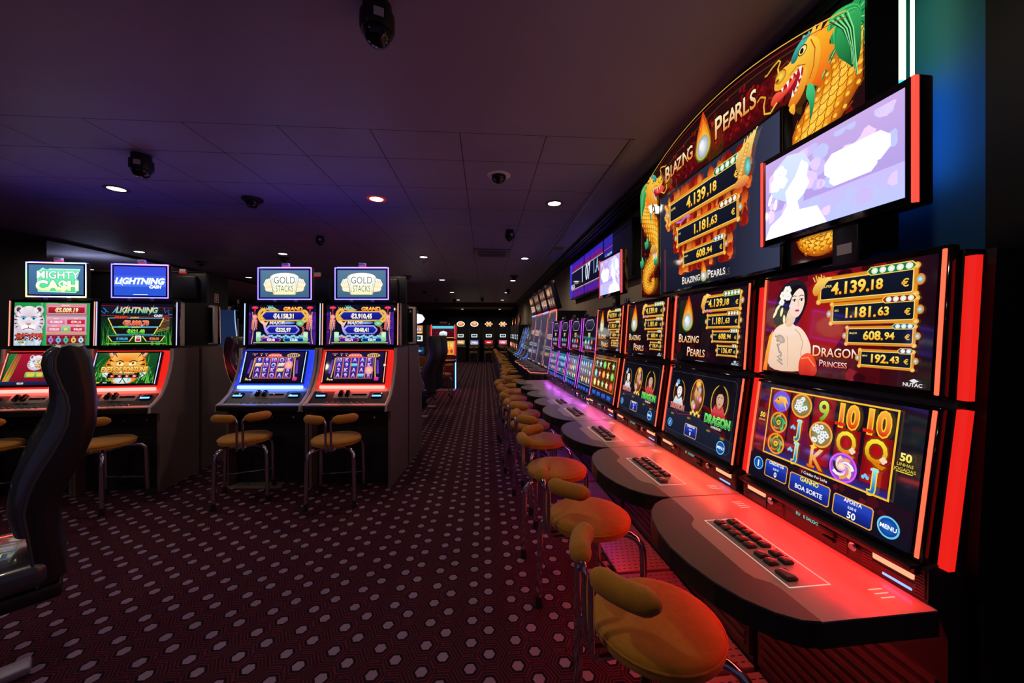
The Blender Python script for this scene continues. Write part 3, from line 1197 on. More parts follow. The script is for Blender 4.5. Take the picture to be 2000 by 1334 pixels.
def art_princess():
    a = Art(100, 62, (70, 6, 14), (122, 12, 26))
    a.specks(0, 0, 100, 62, 60, 5, [(104, 8, 20), (84, 6, 18), (140, 18, 30), (50, 4, 14)], 3)
    a.hrect(78, 0, 100, 62, (60, 6, 16), (24, 8, 18))
    for k in range(9):
        a.ell(34 + k * 1.5, 30 + k, 13, 24, (128 + k * 4, 12 + k, 24), None, 20)
    # woman with flowers in her hair, seen over the shoulder
    a.sp([(9, 50), (12, 57), (19, 61), (27, 60), (32, 55), (33, 47), (31, 40), (28, 34), (24, 30), (12, 28), (6, 34), (7, 43)], (16, 10, 16), (36, 26, 38))
    a.sp([(4, 0), (4, 14), (6, 26), (11, 31), (18, 33), (24, 32), (27, 27), (34, 22), (37, 12), (37, 2)], (236, 196, 166), (255, 226, 200))
    a.sp([(16, 30), (23, 30), (26, 40), (19, 44)], (232, 190, 160), (248, 214, 190))
    a.sp([(18.5, 44), (20, 51), (24, 55), (29, 54), (31, 48), (30.4, 43), (28.6, 38.5), (25.4, 35.5), (21.6, 37)], (248, 214, 192), (255, 232, 214))
    a.sp([(17, 42), (17.5, 54), (24, 58), (31.5, 54), (30, 55.4), (25, 54.4), (21, 50), (19.6, 44)], (18, 12, 18))
    a.poly([(29.5, 55), (32, 52), (32.6, 44), (31.2, 43)], (20, 12, 18))
    for ex in (22.8, 28.2):
        a.ell(ex, 47, 1.5, .75, (250, 248, 246), None, 12)
        a.ell(ex + .2, 47, .75, .75, (30, 16, 18), None, 10)
        a.line([(ex - 1.7, 47.3), (ex, 48), (ex + 1.6, 47.5)], .4, (20, 10, 14))
        a.line([(ex - 1.9, 49.4), (ex, 50.1), (ex + 1.7, 49.6)], .45, (50, 30, 32))
    a.line([(25.8, 47), (26.8, 43.6), (25.4, 43)], .35, (206, 150, 128))
    a.ell(25.6, 40.4, 1.7, .75, (206, 30, 44), (235, 70, 80), 12)
    a.line([(24, 40.4), (27.2, 40.5)], .2, (130, 10, 24))
    # hand raised to the shoulder
    a.sp([(36, 4), (38, 16), (35, 23), (30, 29), (25, 31), (23.6, 29), (28, 26), (31, 21), (30, 14), (31, 4)], (240, 200, 172), (255, 226, 202))
    for k in range(4):
        a.line([(25.8 + k * 1.3, 28.6 - k * .9), (23.4 + k * 1.3, 30.4 - k * .9)], .9, (255, 224, 200))
    a.line([(31.2, 4), (30.4, 14), (31.4, 20), (28.6, 25.6), (24.6, 28.8)], .45, (196, 146, 120))
    a.line([(12, 31), (17, 32.6), (19, 36)], .4, (206, 156, 130))
    a.line([(21, 4), (20.4, 14), (19, 24)], .5, (216, 170, 142))
    # tattoo
    for k in range(7):
        a.line([(9 + k * 1.2, 24 - k * 2.6), (13 + 2 * math.sin(k * 2), 22.4 - k * 2.4), (11 + k, 20 - k * 2.5)], 1.2, (166, 150, 140))
    a.ell(14, 22, 4, 2.5, (176, 158, 146), (214, 190, 170), 14, rot=-30)
    # sleeve
    a.sp([(30, -2), (29, 8), (32, 13), (38, 14), (42, 8), (43, 0)], (190, 14, 12), (255, 80, 40))
    a.line([(31, 10), (36, 11), (41, 6)], .9, (255, 140, 90))
    a.poly([(0, 0), (3.4, 0), (5, 14), (7, 28), (4, 24), (1.5, 12)], (250, 120, 20), (255, 190, 60))
    for (fx, fy, fr) in ((17, 54, 2.6), (14, 51, 2.4), (18, 50, 2.2), (13, 46.5, 1.8)):
        for q in range(6):
            a.ell(fx + fr * .7 * math.cos(q * 1.05), fy + fr * .7 * math.sin(q * 1.05), fr * .6, fr * .6, (244, 240, 234), (255, 255, 255), 8)
        a.ell(fx, fy, fr * .3, fr * .3, (250, 220, 120), None, 8)
    for (fx, fy, q) in ((10, 43, 50), (8, 39, 60), (13.5, 40, 80), (16, 35, 95)):
        a.ell(fx, fy, 3.2, 1.1, (236, 226, 150), (250, 246, 214), 10, rot=q)
    smallcaps(a, 'DRAGON', 39, 12.2, 6.6, (255, 150, 40), (255, 252, 240), (60, 6, 4))
    smallcaps(a, 'PRINCESS', 44, 6.4, 4.0, (255, 90, 60), (255, 236, 220), (60, 6, 4))
    jackpot(a, 41, 44.5, 92, 58, '4.139.', '18', 'SUPER', 5, (20, 120, 70))
    # dragon ornaments on the frame
    a.sp([(36, 52), (39, 57), (44, 59), (50, 58.6), (46, 56), (43, 52), (41, 49), (38, 48)], (220, 130, 24), (255, 220, 110))
    for k in range(5):
        a.line([(38 + k * 1.6, 57), (36.4 + k * 1.8, 60 + (k % 2))], .7, (255, 190, 70))
    jackpot(a, 50, 31.5, 93, 42.5, '1.181.', '63', 'BIG', 4, (150, 30, 26))
    jackpot(a, 60, 20, 93, 29, '608.', '94', 'MAJOR', 3, (30, 110, 150))
    jackpot(a, 68, 8.6, 93, 17, '192.', '43', 'MINI', 2, (90, 70, 120))
    a.poly([(92, 3.6), (94, 4.6), (96, 3.6), (94, 2.6)], (230, 230, 230))
    a.text('NUTAC', 93.5, .9, 1.7, (225, 225, 225), None, 'c', 1, 0, .03)
    return a


def sym(a, s, cx, cy, r):
    """one reel symbol"""
    if s == 'koi':
        a.ell(cx, cy, r * 1.1, r * 1.1, (90, 60, 190), (150, 150, 250), 18)
        a.ring(cx, cy, r * 1.1, r * 1.1, r * .18, (120, 90, 240))
        a.poly([(cx - r, cy - .1 * r), (cx - .3 * r, cy + .5 * r), (cx + .5 * r, cy + .5 * r), (cx + r, cy - .2 * r), (cx + .3 * r, cy), (cx - .2 * r, cy - .4 * r)], (230, 120, 30), (255, 210, 90))
        a.poly([(cx + .2 * r, cy), (cx + .8 * r, cy - .9 * r), (cx + .5 * r, cy + .2 * r)], (255, 190, 70))
        a.ell(cx - .45 * r, cy + .15 * r, r * .1, r * .1, (20, 10, 20), None, 8)
    elif s == 'dragon':
        a.ell(cx, cy, r * 1.05, r * 1.05, (110, 40, 14), (60, 90, 40), 18)
        a.ring(cx, cy, r * 1.1, r * 1.1, r * .2, (232, 150, 40))
        for k in range(5):
            a.line([(cx + r * .8 * math.cos(k * 1.3 + i * .5) * (1 - i * .13), cy + r * .8 * math.sin(k * 1.3 + i * .5) * (1 - i * .13)) for i in range(6)], r * .26,
                   ((40, 200, 110), (230, 190, 40), (30, 160, 90), (240, 120, 40), (90, 220, 130))[k], (20, 90, 60), True)
        a.ell(cx, cy, r * .28, r * .28, (240, 220, 60), (40, 60, 30), 10)
    elif s == 'blossom':
        a.ell(cx, cy, r * 1.15, r * 1.15, (150, 96, 24), (120, 170, 110), 20)
        a.ring(cx, cy, r * 1.2, r * 1.2, r * .18, (236, 170, 60))
        g = random.Random(int(cx * 7 + cy))
        for k in range(13):
            fx, fy = cx + g.uniform(-.7, .7) * r, cy + g.uniform(-.7, .7) * r
            for q in range(5):
                a.ell(fx + r * .13 * math.cos(q * 1.257), fy + r * .13 * math.sin(q * 1.257), r * .13, r * .13, (220, 222, 226), (255, 255, 255), 7)
            a.ell(fx, fy, r * .06, r * .06, (60, 60, 40), None, 6)
    elif s == 'tiger':
        a.ell(cx, cy, r * 1.2, r * 1.2, (120, 30, 190), (230, 160, 250), 20)
        a.ring(cx, cy, r * 1.25, r * 1.25, r * .16, (220, 90, 250))
        for k in range(7):
            a.line([(cx + r * (.9 - .12 * i) * math.cos(k * .9 + i * .42), cy + r * (.9 - .12 * i) * math.sin(k * .9 + i * .42)) for i in range(6)], r * .3,
                   ((250, 246, 236), (240, 160, 60), (255, 220, 160), (40, 30, 40))[k % 4], None, True)
        a.ell(cx - .1 * r, cy + .1 * r, r * .34, r * .3, (250, 210, 150), (255, 246, 230), 12)
    else:
        pal = {'9': ((70, 160, 20), (230, 240, 80), (60, 50, 0)), '10': ((220, 40, 10), (255, 180, 70), (255, 200, 40)), 'J': ((30, 120, 190), (150, 230, 250), (250, 220, 60)),
               'Q': ((220, 120, 10), (255, 236, 60), (120, 60, 0)), 'K': ((236, 110, 10), (255, 200, 80), (120, 40, 0)), 'A': ((190, 40, 190), (255, 190, 250), (90, 0, 90))}[s]
        a.text(s, cx, cy - r * (.75 if s == 'J' else .95), r * (1.55 if s == 'J' else 1.9), pal[0], pal[1], 'c', .86 if s != '10' else .78, 0, .02, pal[2], .05)
        if s in '10':
            a.rect(cx - r * 1.25, cy - r * .95, cx - r * .3, cy - r * .68, pal[0])
        if s == 'J':
            a.rect(cx - r * .22, cy + r * .60, cx + r * .42, cy + r * .79, pal[1])
            for q in range(3):
                a.ell(cx - r * .75 + q * r * .18, cy + (.05 if q == 1 else -.1) * r, r * .14, r * .16, (120, 200, 240), None, 8)
        if s == 'K':
            a.star(cx - r * .5, cy + r * .95, r * .4, (255, 210, 60), 4)
            a.rect(cx - r * .95, cy - r * .97, cx - r * .15, cy - r * .75, pal[0])
        if s == 'Q':
            for q in range(4):
                a.ell(cx + r * .62 + r * .15 * math.cos(q * 1.6), cy - r * .6 + r * .15 * math.sin(q * 1.6), r * .15, r * .15, (255, 214, 190), None, 7)


def hudbox(a, x0, y0, x1, y1, lines):
    a.plate(x0, y0, x1, y1, (16, 40, 150), (40, 70, 190), 1)
    a.plate(x0 + .6, y0 + .6, x1 - .6, y0 + (y1 - y0) * .55, (14, 28, 110), (24, 50, 160), .6)
    a.frame(x0, y0, x1, y1, .55, (240, 170, 50), 1)
    for (t, dy, s, c) in lines:
        a.text(t, (x0 + x1) / 2, y0 + dy, s, c, None, 'c', .95, 0, .025)


def roundbtn(a, cx, cy, r, t, s):
    a.ell(cx, cy, r, r, (12, 40, 120), (30, 110, 210), 26)
    a.ring(cx, cy, r, r, r * .16, (110, 200, 240), 28)
    a.text(t, cx, cy - s * .5, s, (255, 255, 255), None, 'c', 1, 0, .03)


def art_reels():
    a = Art(100, 64, (18, 12, 24), (30, 14, 26))
    a.hrect(0, 18, 12, 60, (70, 10, 20), (110, 16, 26))
    a.specks(0, 18, 12, 60, 26, 3, [(90, 20, 60), (60, 16, 90), (130, 20, 30)], 5)
    a.rect(88.5, 18, 100, 60, (16, 18, 30))
    x0, x1, y0, y1 = 11, 89, 19, 61
    a.rect(x0, y0, x1, y1, (26, 8, 20))
    cw = (x1 - x0) / 5
    for i in range(5):
        cx = x0 + i * cw
        a.hrect(cx + .5, y0, cx + cw * .5, y1, (120, 8, 14), (184, 14, 22))
        a.hrect(cx + cw * .5, y0, cx + cw - .5, y1, (184, 14, 22), (100, 8, 16))
        a.hrect(cx + cw - 1.4, y0, cx + cw, y1, (14, 8, 20), (30, 12, 30))
    a.rect(x0 + cw, y0, x0 + cw * 2.1, y0 + 20, (40, 14, 60), (120, 8, 20))
    a.rect(x0 + 3.0 * cw, y0 + 28, x1 - 1, y1, (30, 10, 24), (16, 12, 28))
    a.rect(x0, y0 - .4, x1, y0 + 4, (20, 40, 140), (60, 20, 60))
    grid = [['koi', 'dragon', 'dragon'], ['blossom', 'J', 'J'], ['9', 'blossom', 'K'], ['10', 'Q', 'tiger'], ['10', 'Q', 'J']]
    for i, colm in enumerate(grid):
        for j, sy in enumerate(colm):
            sym(a, sy, x0 + cw * (i + .5), y1 - 7.2 - j * 13.8, 6.2)
    a.frame(x0 - .8, y0 - .8, x1 + .8, y1 + .8, .9, (250, 190, 50))
    a.text('50', 6, 41, 3.2, (250, 214, 60), None, 'c', 1, 0, .04)
    a.text('LINHAS', 6, 38.6, 1.3, (250, 214, 60))
    a.text('50', 94.5, 39, 3.6, (250, 220, 60), (255, 240, 140), 'c', 1, 0, .04)
    a.text('LINHAS', 94.5, 36.6, 1.5, (250, 214, 60))
    a.text('JOGADAS', 94.5, 34.4, 1.5, (250, 214, 60))
    a.rect(91, 33.6, 98, 34, (250, 214, 60))
    a.poly([(0, 0), (0, 16), (40, 17), (100, 18), (100, 0)], (14, 16, 32), (34, 12, 26))
    a.specks(30, 11, 90, 18, 14, 3, [(70, 12, 24), (100, 16, 28), (40, 10, 30)], 9)
    a.text('1 Crédito Por Linha', 50, 15.2, 1.5, (236, 236, 240), None, 'c', 1, 0, .015)
    roundbtn(a, 8, 10, 4.2, '1', 4.2)
    hudbox(a, 14, 4, 32, 15, [('CRÉDITOS', 8.6, 1.9, (255, 255, 255)), ('0,00 €', 5.6, 1.3, (230, 235, 255)), ('0', 1.4, 3.2, (255, 255, 255))])
    hudbox(a, 34, 2.5, 61, 13.5, [('GANHO', 8, 2.5, (250, 240, 40)), ('BOA SORTE', 2.8, 2.6, (240, 244, 255))])
    hudbox(a, 63, 1.4, 84, 12.4, [('APOSTA', 8.6, 1.9, (255, 255, 255)), ('0,50 €', 5.8, 1.3, (230, 235, 255)), ('50', 1.2, 3.4, (255, 255, 255))])
    roundbtn(a, 91, 7, 5, 'MENU', 2.0)
    return a


def art_pearls(cents='137.', mini='87'):
    a = Art(100, 62, (16, 6, 14), (34, 14, 26))
    a.specks(0, 0, 100, 62, 40, 6, [(40, 8, 18), (22, 8, 22), (60, 10, 18), (14, 20, 20)], 11)
    a.rect(6, 26, 20, 58, (20, 30, 22), (34, 40, 24))
    flame_pearl(a, 21, 37, 7)
    smallcaps(a, 'BLAZING', 8, 17, 8.2, (255, 170, 40), (255, 246, 220), (60, 10, 0))
    smallcaps(a, 'PEARLS', 24, 4.5, 8.6, (255, 150, 30), (255, 246, 220), (60, 10, 0))
    jackpot(a, 46, 45, 94, 58, '4.139.', '18', 'SUPER', 5, (20, 120, 70))
    a.poly([(42, 50), (44, 57), (50, 61), (56, 59), (51, 57), (48, 51), (45, 46)], (220, 130, 24), (255, 220, 110))
    a.line([(46, 44.5), (52, 46.5), (58, 44)], 1, (210, 120, 220))
    jackpot(a, 53, 30.5, 94, 41.5, '1.181.', '63', 'BIG', 4, (150, 30, 26))
    jackpot(a, 62, 18.5, 94, 27.5, '608.', '94', 'MAJOR', 3, (30, 110, 150))
    jackpot(a, 70, 7.4, 94, 15.4, cents, mini, 'MINI', 2, (90, 70, 120))
    a.poly([(91, 3.4), (93, 4.4), (95, 3.4), (93, 2.6)], (210, 220, 230))
    a.text('NUTAC', 93, .8, 1.7, (200, 214, 230), None, 'c', 1, 0, .03)
    a.rect(40, .6, 52, .9, (200, 200, 210))
    return a


def portrait(a, cx, cy, r, hair, skin, robe, ring, male=False):
    a.ell(cx, cy, r * .92, r * 1.2, (40, 14, 24), (90, 30, 40), 26)
    a.ring(cx, cy, r, r * 1.28, r * .09, ring, 30)
    a.poly([(cx - r * .9, cy - r * 1.1), (cx - r * .5, cy - r * .35), (cx, cy - r * .2), (cx + r * .5, cy - r * .35), (cx + r * .95, cy - r * 1.1)], robe, tuple(min(255, c + 60) for c in robe))
    a.ell(cx, cy + r * .35, r * .62, r * .95, hair, None, 22)
    a.poly([(cx - r * .18, cy - r * .5), (cx + r * .2, cy - r * .5), (cx + r * .2, cy), (cx - r * .18, cy)], tuple(int(c * .85) for c in skin))
    a.ell(cx + r * .05, cy + r * .2, r * .42, r * .6, skin, tuple(min(255, c + 20) for c in skin), 22)
    a.poly([(cx - r * .42, cy + r * .35), (cx - r * .3, cy + r * .85), (cx + r * .3, cy + r * .9), (cx + r * .5, cy + r * .4), (cx + r * .2, cy + r * .66), (cx - r * .15, cy + r * .6)], hair)
    for q in (-.12, .22):
        a.ell(cx + q * r, cy + r * .24, r * .085, r * .045, (240, 240, 240), None, 8)
        a.ell(cx + q * r, cy + r * .24, r * .045, r * .045, (20, 12, 14), None, 8)
        a.line([(cx + (q - .1) * r, cy + r * .36), (cx + (q + .1) * r, cy + r * .38)], r * .05, (30, 16, 16))
    a.line([(cx + .05 * r, cy + r * .22), (cx + .1 * r, cy + r * .04), (cx + .03 * r, cy + r * .02)], r * .03, tuple(int(c * .7) for c in skin))
    a.ell(cx + .06 * r, cy - r * .12, r * .13, r * .05, (190, 60, 60) if not male else (170, 100, 84), None, 8)
    if male:
        a.ell(cx + r * .02, cy + r * 1.22, r * .2, r * .24, hair, None, 12)
        a.line([(cx - r * .4, cy - r * .25), (cx, cy - r * .6), (cx + r * .5, cy - r * .25)], r * .1, (230, 60, 50))
    else:
        a.star(cx - r * .35, cy + r * 1.0, r * .35, (120, 180, 230), 6, .5)
        a.star(cx - r * .55, cy + r * .7, r * .25, (220, 235, 250), 6, .5)


def art_menu():
    a = Art(100, 64, (16, 20, 32), (14, 10, 18))
    a.specks(4, 14, 96, 36, 26, 5, [(70, 8, 16), (40, 8, 20), (100, 12, 20), (24, 12, 26)], 21)
    a.poly([(0, 22), (40, 26), (100, 14), (100, 0), (0, 0)], (18, 24, 40), (30, 36, 56))
    a.line([(0, 22.4), (40, 26.2), (100, 14.2)], .3, (110, 40, 60))
    a.line([(2, 30), (20, 21), (40, 24), (60, 36), (80, 28)], .35, (190, 20, 30))
    portrait(a, 18, 41, 10, (14, 14, 20), (240, 226, 220), (190, 200, 210), (200, 130, 40))
    a.text('DRAGON', 18, 25.5, 5, (150, 10, 10), (250, 60, 50), 'c', .8, 0, .02, (250, 220, 210), .03)
    a.ell(48, 42, 9, 14, (60, 20, 30), (190, 110, 50), 26)
    a.ring(48, 42, 10, 15.4, .9, (226, 170, 50), 30)
    a.ell(48, 53, 4, 4, (220, 130, 20), (255, 220, 120), 16)
    for k in range(6):
        a.ell(48 + 5 * math.cos(k), 40 + 8 * math.sin(k * 1.3), 2.6, 3.4, ((200, 40, 90), (60, 130, 220), (240, 160, 40), (90, 190, 120), (220, 90, 160), (160, 60, 200))[k], (255, 220, 190), 12)
    for q in (-1, 1):
        a.poly([(48, 44), (48 + q * 3, 50), (48 + q * 4.4, 44), (48 + q * 2, 38)], (180, 120, 60), (240, 190, 110))
    for k in range(5):
        a.star(42 + k * 3, 26 + (k % 2) * 2, 2.4, (250, 190, 40), 5, .45, (255, 240, 160))
    portrait(a, 79, 42, 11, (20, 12, 14), (206, 156, 126), (180, 30, 40), (210, 180, 60), True)
    a.text('DRAGON', 79, 23.5, 7, (10, 120, 20), (90, 250, 90), 'c', .78, 0, .02, (160, 255, 150), .03)
    a.text('WARRIOR', 79, 20.2, 2, (235, 235, 210), None, 'c', 1, 0, .02)
    for cx, cy in ((12, 20), (40, 21), (70, 17), (88, 15)):
        a.plate(cx - 2.4, cy - .9, cx + 2.4, cy + .9, (150, 110, 30), None, .5)
    a.frame(1.5, 4, 98, 61, .3, (60, 66, 84), 3)
    roundbtn(a, 10, 11, 4, '1', 4)
    hudbox(a, 36, 5, 55, 16, [('CRÉDITOS', 8.6, 1.9, (255, 255, 255)), ('0,00 €', 5.8, 1.3, (230, 235, 255)), ('0', 1.6, 3.2, (255, 255, 255))])
    roundbtn(a, 88, 8, 5.2, 'MENU', 2.1)
    return a


def art_fruit(seed=1, blue=True):
    """reels of a distant machine: five columns of little symbols"""
    g = random.Random(seed)
    bgs = ((8, 16, 34), (18, 38, 66)) if blue else ((40, 12, 12), (90, 40, 14))
    a = Art(60, 40, bgs[0], bgs[1])
    pal = [(70, 170, 230), (120, 210, 240), (230, 90, 60), (70, 200, 120), (230, 190, 60), (190, 120, 230)] if blue else [(240, 170, 40), (80, 190, 60), (240, 120, 30), (220, 50, 40), (250, 220, 100), (90, 200, 180)]
    for i in range(5):
        a.rect(4 + i * 10.6, 9, 13.6 + i * 10.6, 36, (20, 50, 90) if blue else (110, 50, 16), (40, 100, 150) if blue else (60, 20, 12))
        for j in range(3):
            c = g.choice(pal)
            cx, cy = 8.8 + i * 10.6, 13.5 + j * 9
            k = g.randrange(3)
            if k == 0:
                a.star(cx, cy, 4, c, 5, .5, (255, 255, 255))
            elif k == 1:
                a.ell(cx, cy, 3.6, 3.6, c, tuple(min(255, q + 90) for q in c), 14)
            else:
                a.text(g.choice('AKQJ79'), cx, cy - 3, 6, c, tuple(min(255, q + 80) for q in c), 'c', 1, 0, .03)
    a.frame(3, 8, 57, 37, .6, (200, 150, 60) if not blue else (120, 160, 210))
    a.rect(0, 0, 60, 6, (10, 14, 40), (20, 40, 90))
    for k in range(4):
        a.plate(6 + k * 13, 1.4, 15 + k * 13, 5, (30, 70, 170), (60, 110, 220), .6)
    return a


def art_meter(seed=1, red=False):
    """upper screen of a distant machine: title bar, digits and small panels"""
    g = random.Random(seed)
    a = Art(60, 40, (10, 8, 18), (26, 16, 34))
    a.specks(0, 0, 60, 40, 20, 4, [(30, 14, 50), (60, 14, 40), (14, 22, 50)], seed)
    a.poly([(18, 38), (8, 32), (18, 26), (42, 26), (52, 32), (42, 38)], (24, 20, 36), (60, 50, 80))
    a.line([(18, 38), (8, 32), (18, 26), (42, 26), (52, 32), (42, 38), (18, 38)], .7, (190, 190, 210))
    a.text(g.choice(['525', '388', '198', '476']), 30, 17.5, 5.2, (150, 190, 60), (236, 240, 160), 'c', 1, 0, .03)
    for k, c in enumerate([(60, 190, 140), (70, 150, 230), (210, 90, 60)]):
        a.ell(16 + k * 14, 12, 3.6, 3, c, tuple(min(255, q + 80) for q in c), 14)
    for k in range(4):
        a.star(18 + k * 8, 5, 3.2, (110, 130, 230) if k % 2 else (190, 60, 70), 6, .5, (220, 220, 255))
    a.rect(3, 1, 57, 1.6, (160, 30, 50))
    return a


# ---------------------------------------------------------------- pictures: twin banks on the left
def art_grand(big, cents, major, minor, mini):
    a = Art(100, 56, (8, 8, 26), (14, 14, 40))
    for x in (0, 88):
        a.hrect(x, 0, x + 12, 46, (60, 20, 110) if x == 0 else (20, 12, 50), (20, 12, 50) if x == 0 else (80, 30, 150))
        a.specks(x, 0, x + 12, 44, 16, 2, [(90, 40, 170), (50, 20, 110)], 3 + x)
    for cx in (9, 91):
        a.ell(cx, 52, 5, 2, (230, 40, 70), (255, 90, 110), 14)
        a.rect(cx - 1, 47, cx + 1, 52, (220, 30, 60))
        a.line([(cx, 47), (cx, 41)], .4, (240, 90, 60))
        a.ell(cx, 39, 4, 3.6, (240, 110, 120), (255, 200, 190), 8)
        for q in (-1, 1):
            a.poly([(cx + q * .3, 36), (cx + q * 4, 35), (cx + q * (5.6 if q < 0 else 3.2), 22), (cx + q * 2, 20)], (200, 60, 66), (240, 130, 120))
            for z in range(4):
                a.line([(cx + q * 1, 34 - z * 3.4), (cx + q * 4, 33 - z * 3.4)], .4, (250, 170, 150))
        a.line([(cx, 36), (cx + .8, 27), (cx - .5, 20)], .7, (255, 240, 240))
        q = 1 if cx > 50 else -1
        a.line([(cx - q * 6, 34), (cx + q * .5, 18), (cx - q * 1, 1)] if False else [(cx + q * 3.4, 46), (cx + q * 2, 30), (cx + q * 2.4, 14), (cx + q * 4.6, 1)], .9, (230, 200, 120))
    # golden dragon curled round the upper window
    a.plate(17, 33, 86, 47, (214, 140, 30), (250, 200, 80), 6)
    a.frame(17, 33, 86, 47, .8, (255, 228, 130), 6)
    for i in range(16):
        an = R(70 + i * 13)
        a.ell(22 + 6.6 * math.cos(an), 41 + 8 * math.sin(an), 2.4, 2.4, (226, 150, 40), (255, 226, 130), 10)
        a.ell(82 - 6 * math.cos(an), 40 + 7.4 * math.sin(an), 2.2, 2.2, (226, 160, 50), (255, 226, 130), 10)
    for i in range(6):
        a.line([(19 + i * 2.6, 49), (18 + i * 2.8, 52.6)], .8, (255, 214, 90))
    a.poly([(26, 49), (30, 53.4), (37, 53), (42, 50), (46, 48.6), (42, 47.6), (34, 47)], (230, 150, 40), (120, 220, 200))
    a.ell(35, 51, .8, .7, (20, 20, 40), None, 8)
    for i in range(4):
        a.line([(30 + i * 2, 52.6), (28 + i * 2.3, 55)], .7, (90, 210, 200))
    a.plate(21, 35, 83, 45.6, (14, 18, 120), (26, 36, 170), 4.6)
    a.text('GRAND', 66, 48, 5, (255, 110, 20), (255, 240, 120), 'c', 1.15, .2, .05, (150, 20, 0), .05)
    a.text('€' + big + ',' + cents, 52, 37, 6.4, (240, 236, 220), (255, 255, 255), 'c', .86, 0, .05, (20, 10, 60), .05)
    # lower window, koi and coral
    a.plate(25, 14.5, 76, 27, (120, 110, 220), (190, 180, 250), 5)
    a.poly([(16, 33), (22, 28), (24, 22), (27, 27), (30, 33), (26, 31), (22, 32)], (250, 150, 130), (255, 220, 200))
    a.line([(24, 26), (26, 19), (30, 14)], 3.0, (200, 190, 250), (140, 130, 230))
    for i in range(9):
        an = R(-80 + i * 22)
        a.poly([(78 + 3 * math.cos(an), 20 + 5 * math.sin(an)), (78 + 7 * math.cos(an + .1), 20 + 10 * math.sin(an + .1)), (78 + 3 * math.cos(an + .35), 20 + 5 * math.sin(an + .35))], (240, 90, 90), (255, 150, 140))
    a.ell(77, 30, 6, 4, (70, 170, 120), (170, 240, 170), 14)
    a.ell(58, 30.6, 12, 2, (70, 100, 200), (150, 200, 250), 14)
    a.plate(28, 16.4, 74, 25.4, (14, 18, 120), (30, 44, 190), 4)
    a.text('MAJOR', 43, 28.6, 4.2, (190, 180, 210), (255, 255, 255), 'c', 1.25, .15, .05, (70, 30, 120), .05)
    a.text('€' + major, 52, 18, 5.6, (240, 236, 220), (255, 255, 255), 'c', .86, 0, .05, (20, 10, 60), .05)
    # bottom strip with two small windows
    for i in range(22):
        a.ell(20 + i * 3, 11.4 + 1.2 * math.sin(i * 1.7), 2.2, 1.6, (80, 170, 230), (190, 230, 250), 10)
    a.plate(19, 4, 49, 9.6, (220, 60, 130), (250, 110, 170), 2.4)
    a.plate(20, 4.7, 47.6, 8.9, (16, 24, 130), (30, 44, 180), 2)
    a.plate(52, 4, 84, 9.6, (50, 200, 170), (120, 240, 210), 2.4)
    a.plate(53.4, 4.7, 83, 8.9, (16, 24, 130), (30, 44, 180), 2)
    a.text('MINOR', 26, 10.2, 1.8, (255, 150, 60), None, 'c', 1.2, 0, .03)
    a.text('MINI', 80, 10.2, 1.8, (120, 240, 170), None, 'c', 1.2, 0, .03)
    a.text('€' + minor, 34, 5.2, 3.2, (255, 255, 255), None, 'c', .9, 0, .04)
    a.text('€' + mini, 68, 5.2, 3.2, (255, 255, 255), None, 'c', .9, 0, .04)
    for x in (12, 82):
        a.plate(x, 4, x + 7, 18, (110, 190, 150), (190, 240, 190), 1)
        a.plate(x + 1, 6, x + 6, 16, (160, 225, 190), (220, 250, 220), .8)
        a.ell(x + 3.5, 8, 2, 2.4, (90, 160, 120), (210, 230, 180), 8)
    a.rect(8, 2, 92, 3.2, (120, 190, 90), (210, 220, 120))
    a.k = 1.15
    return a


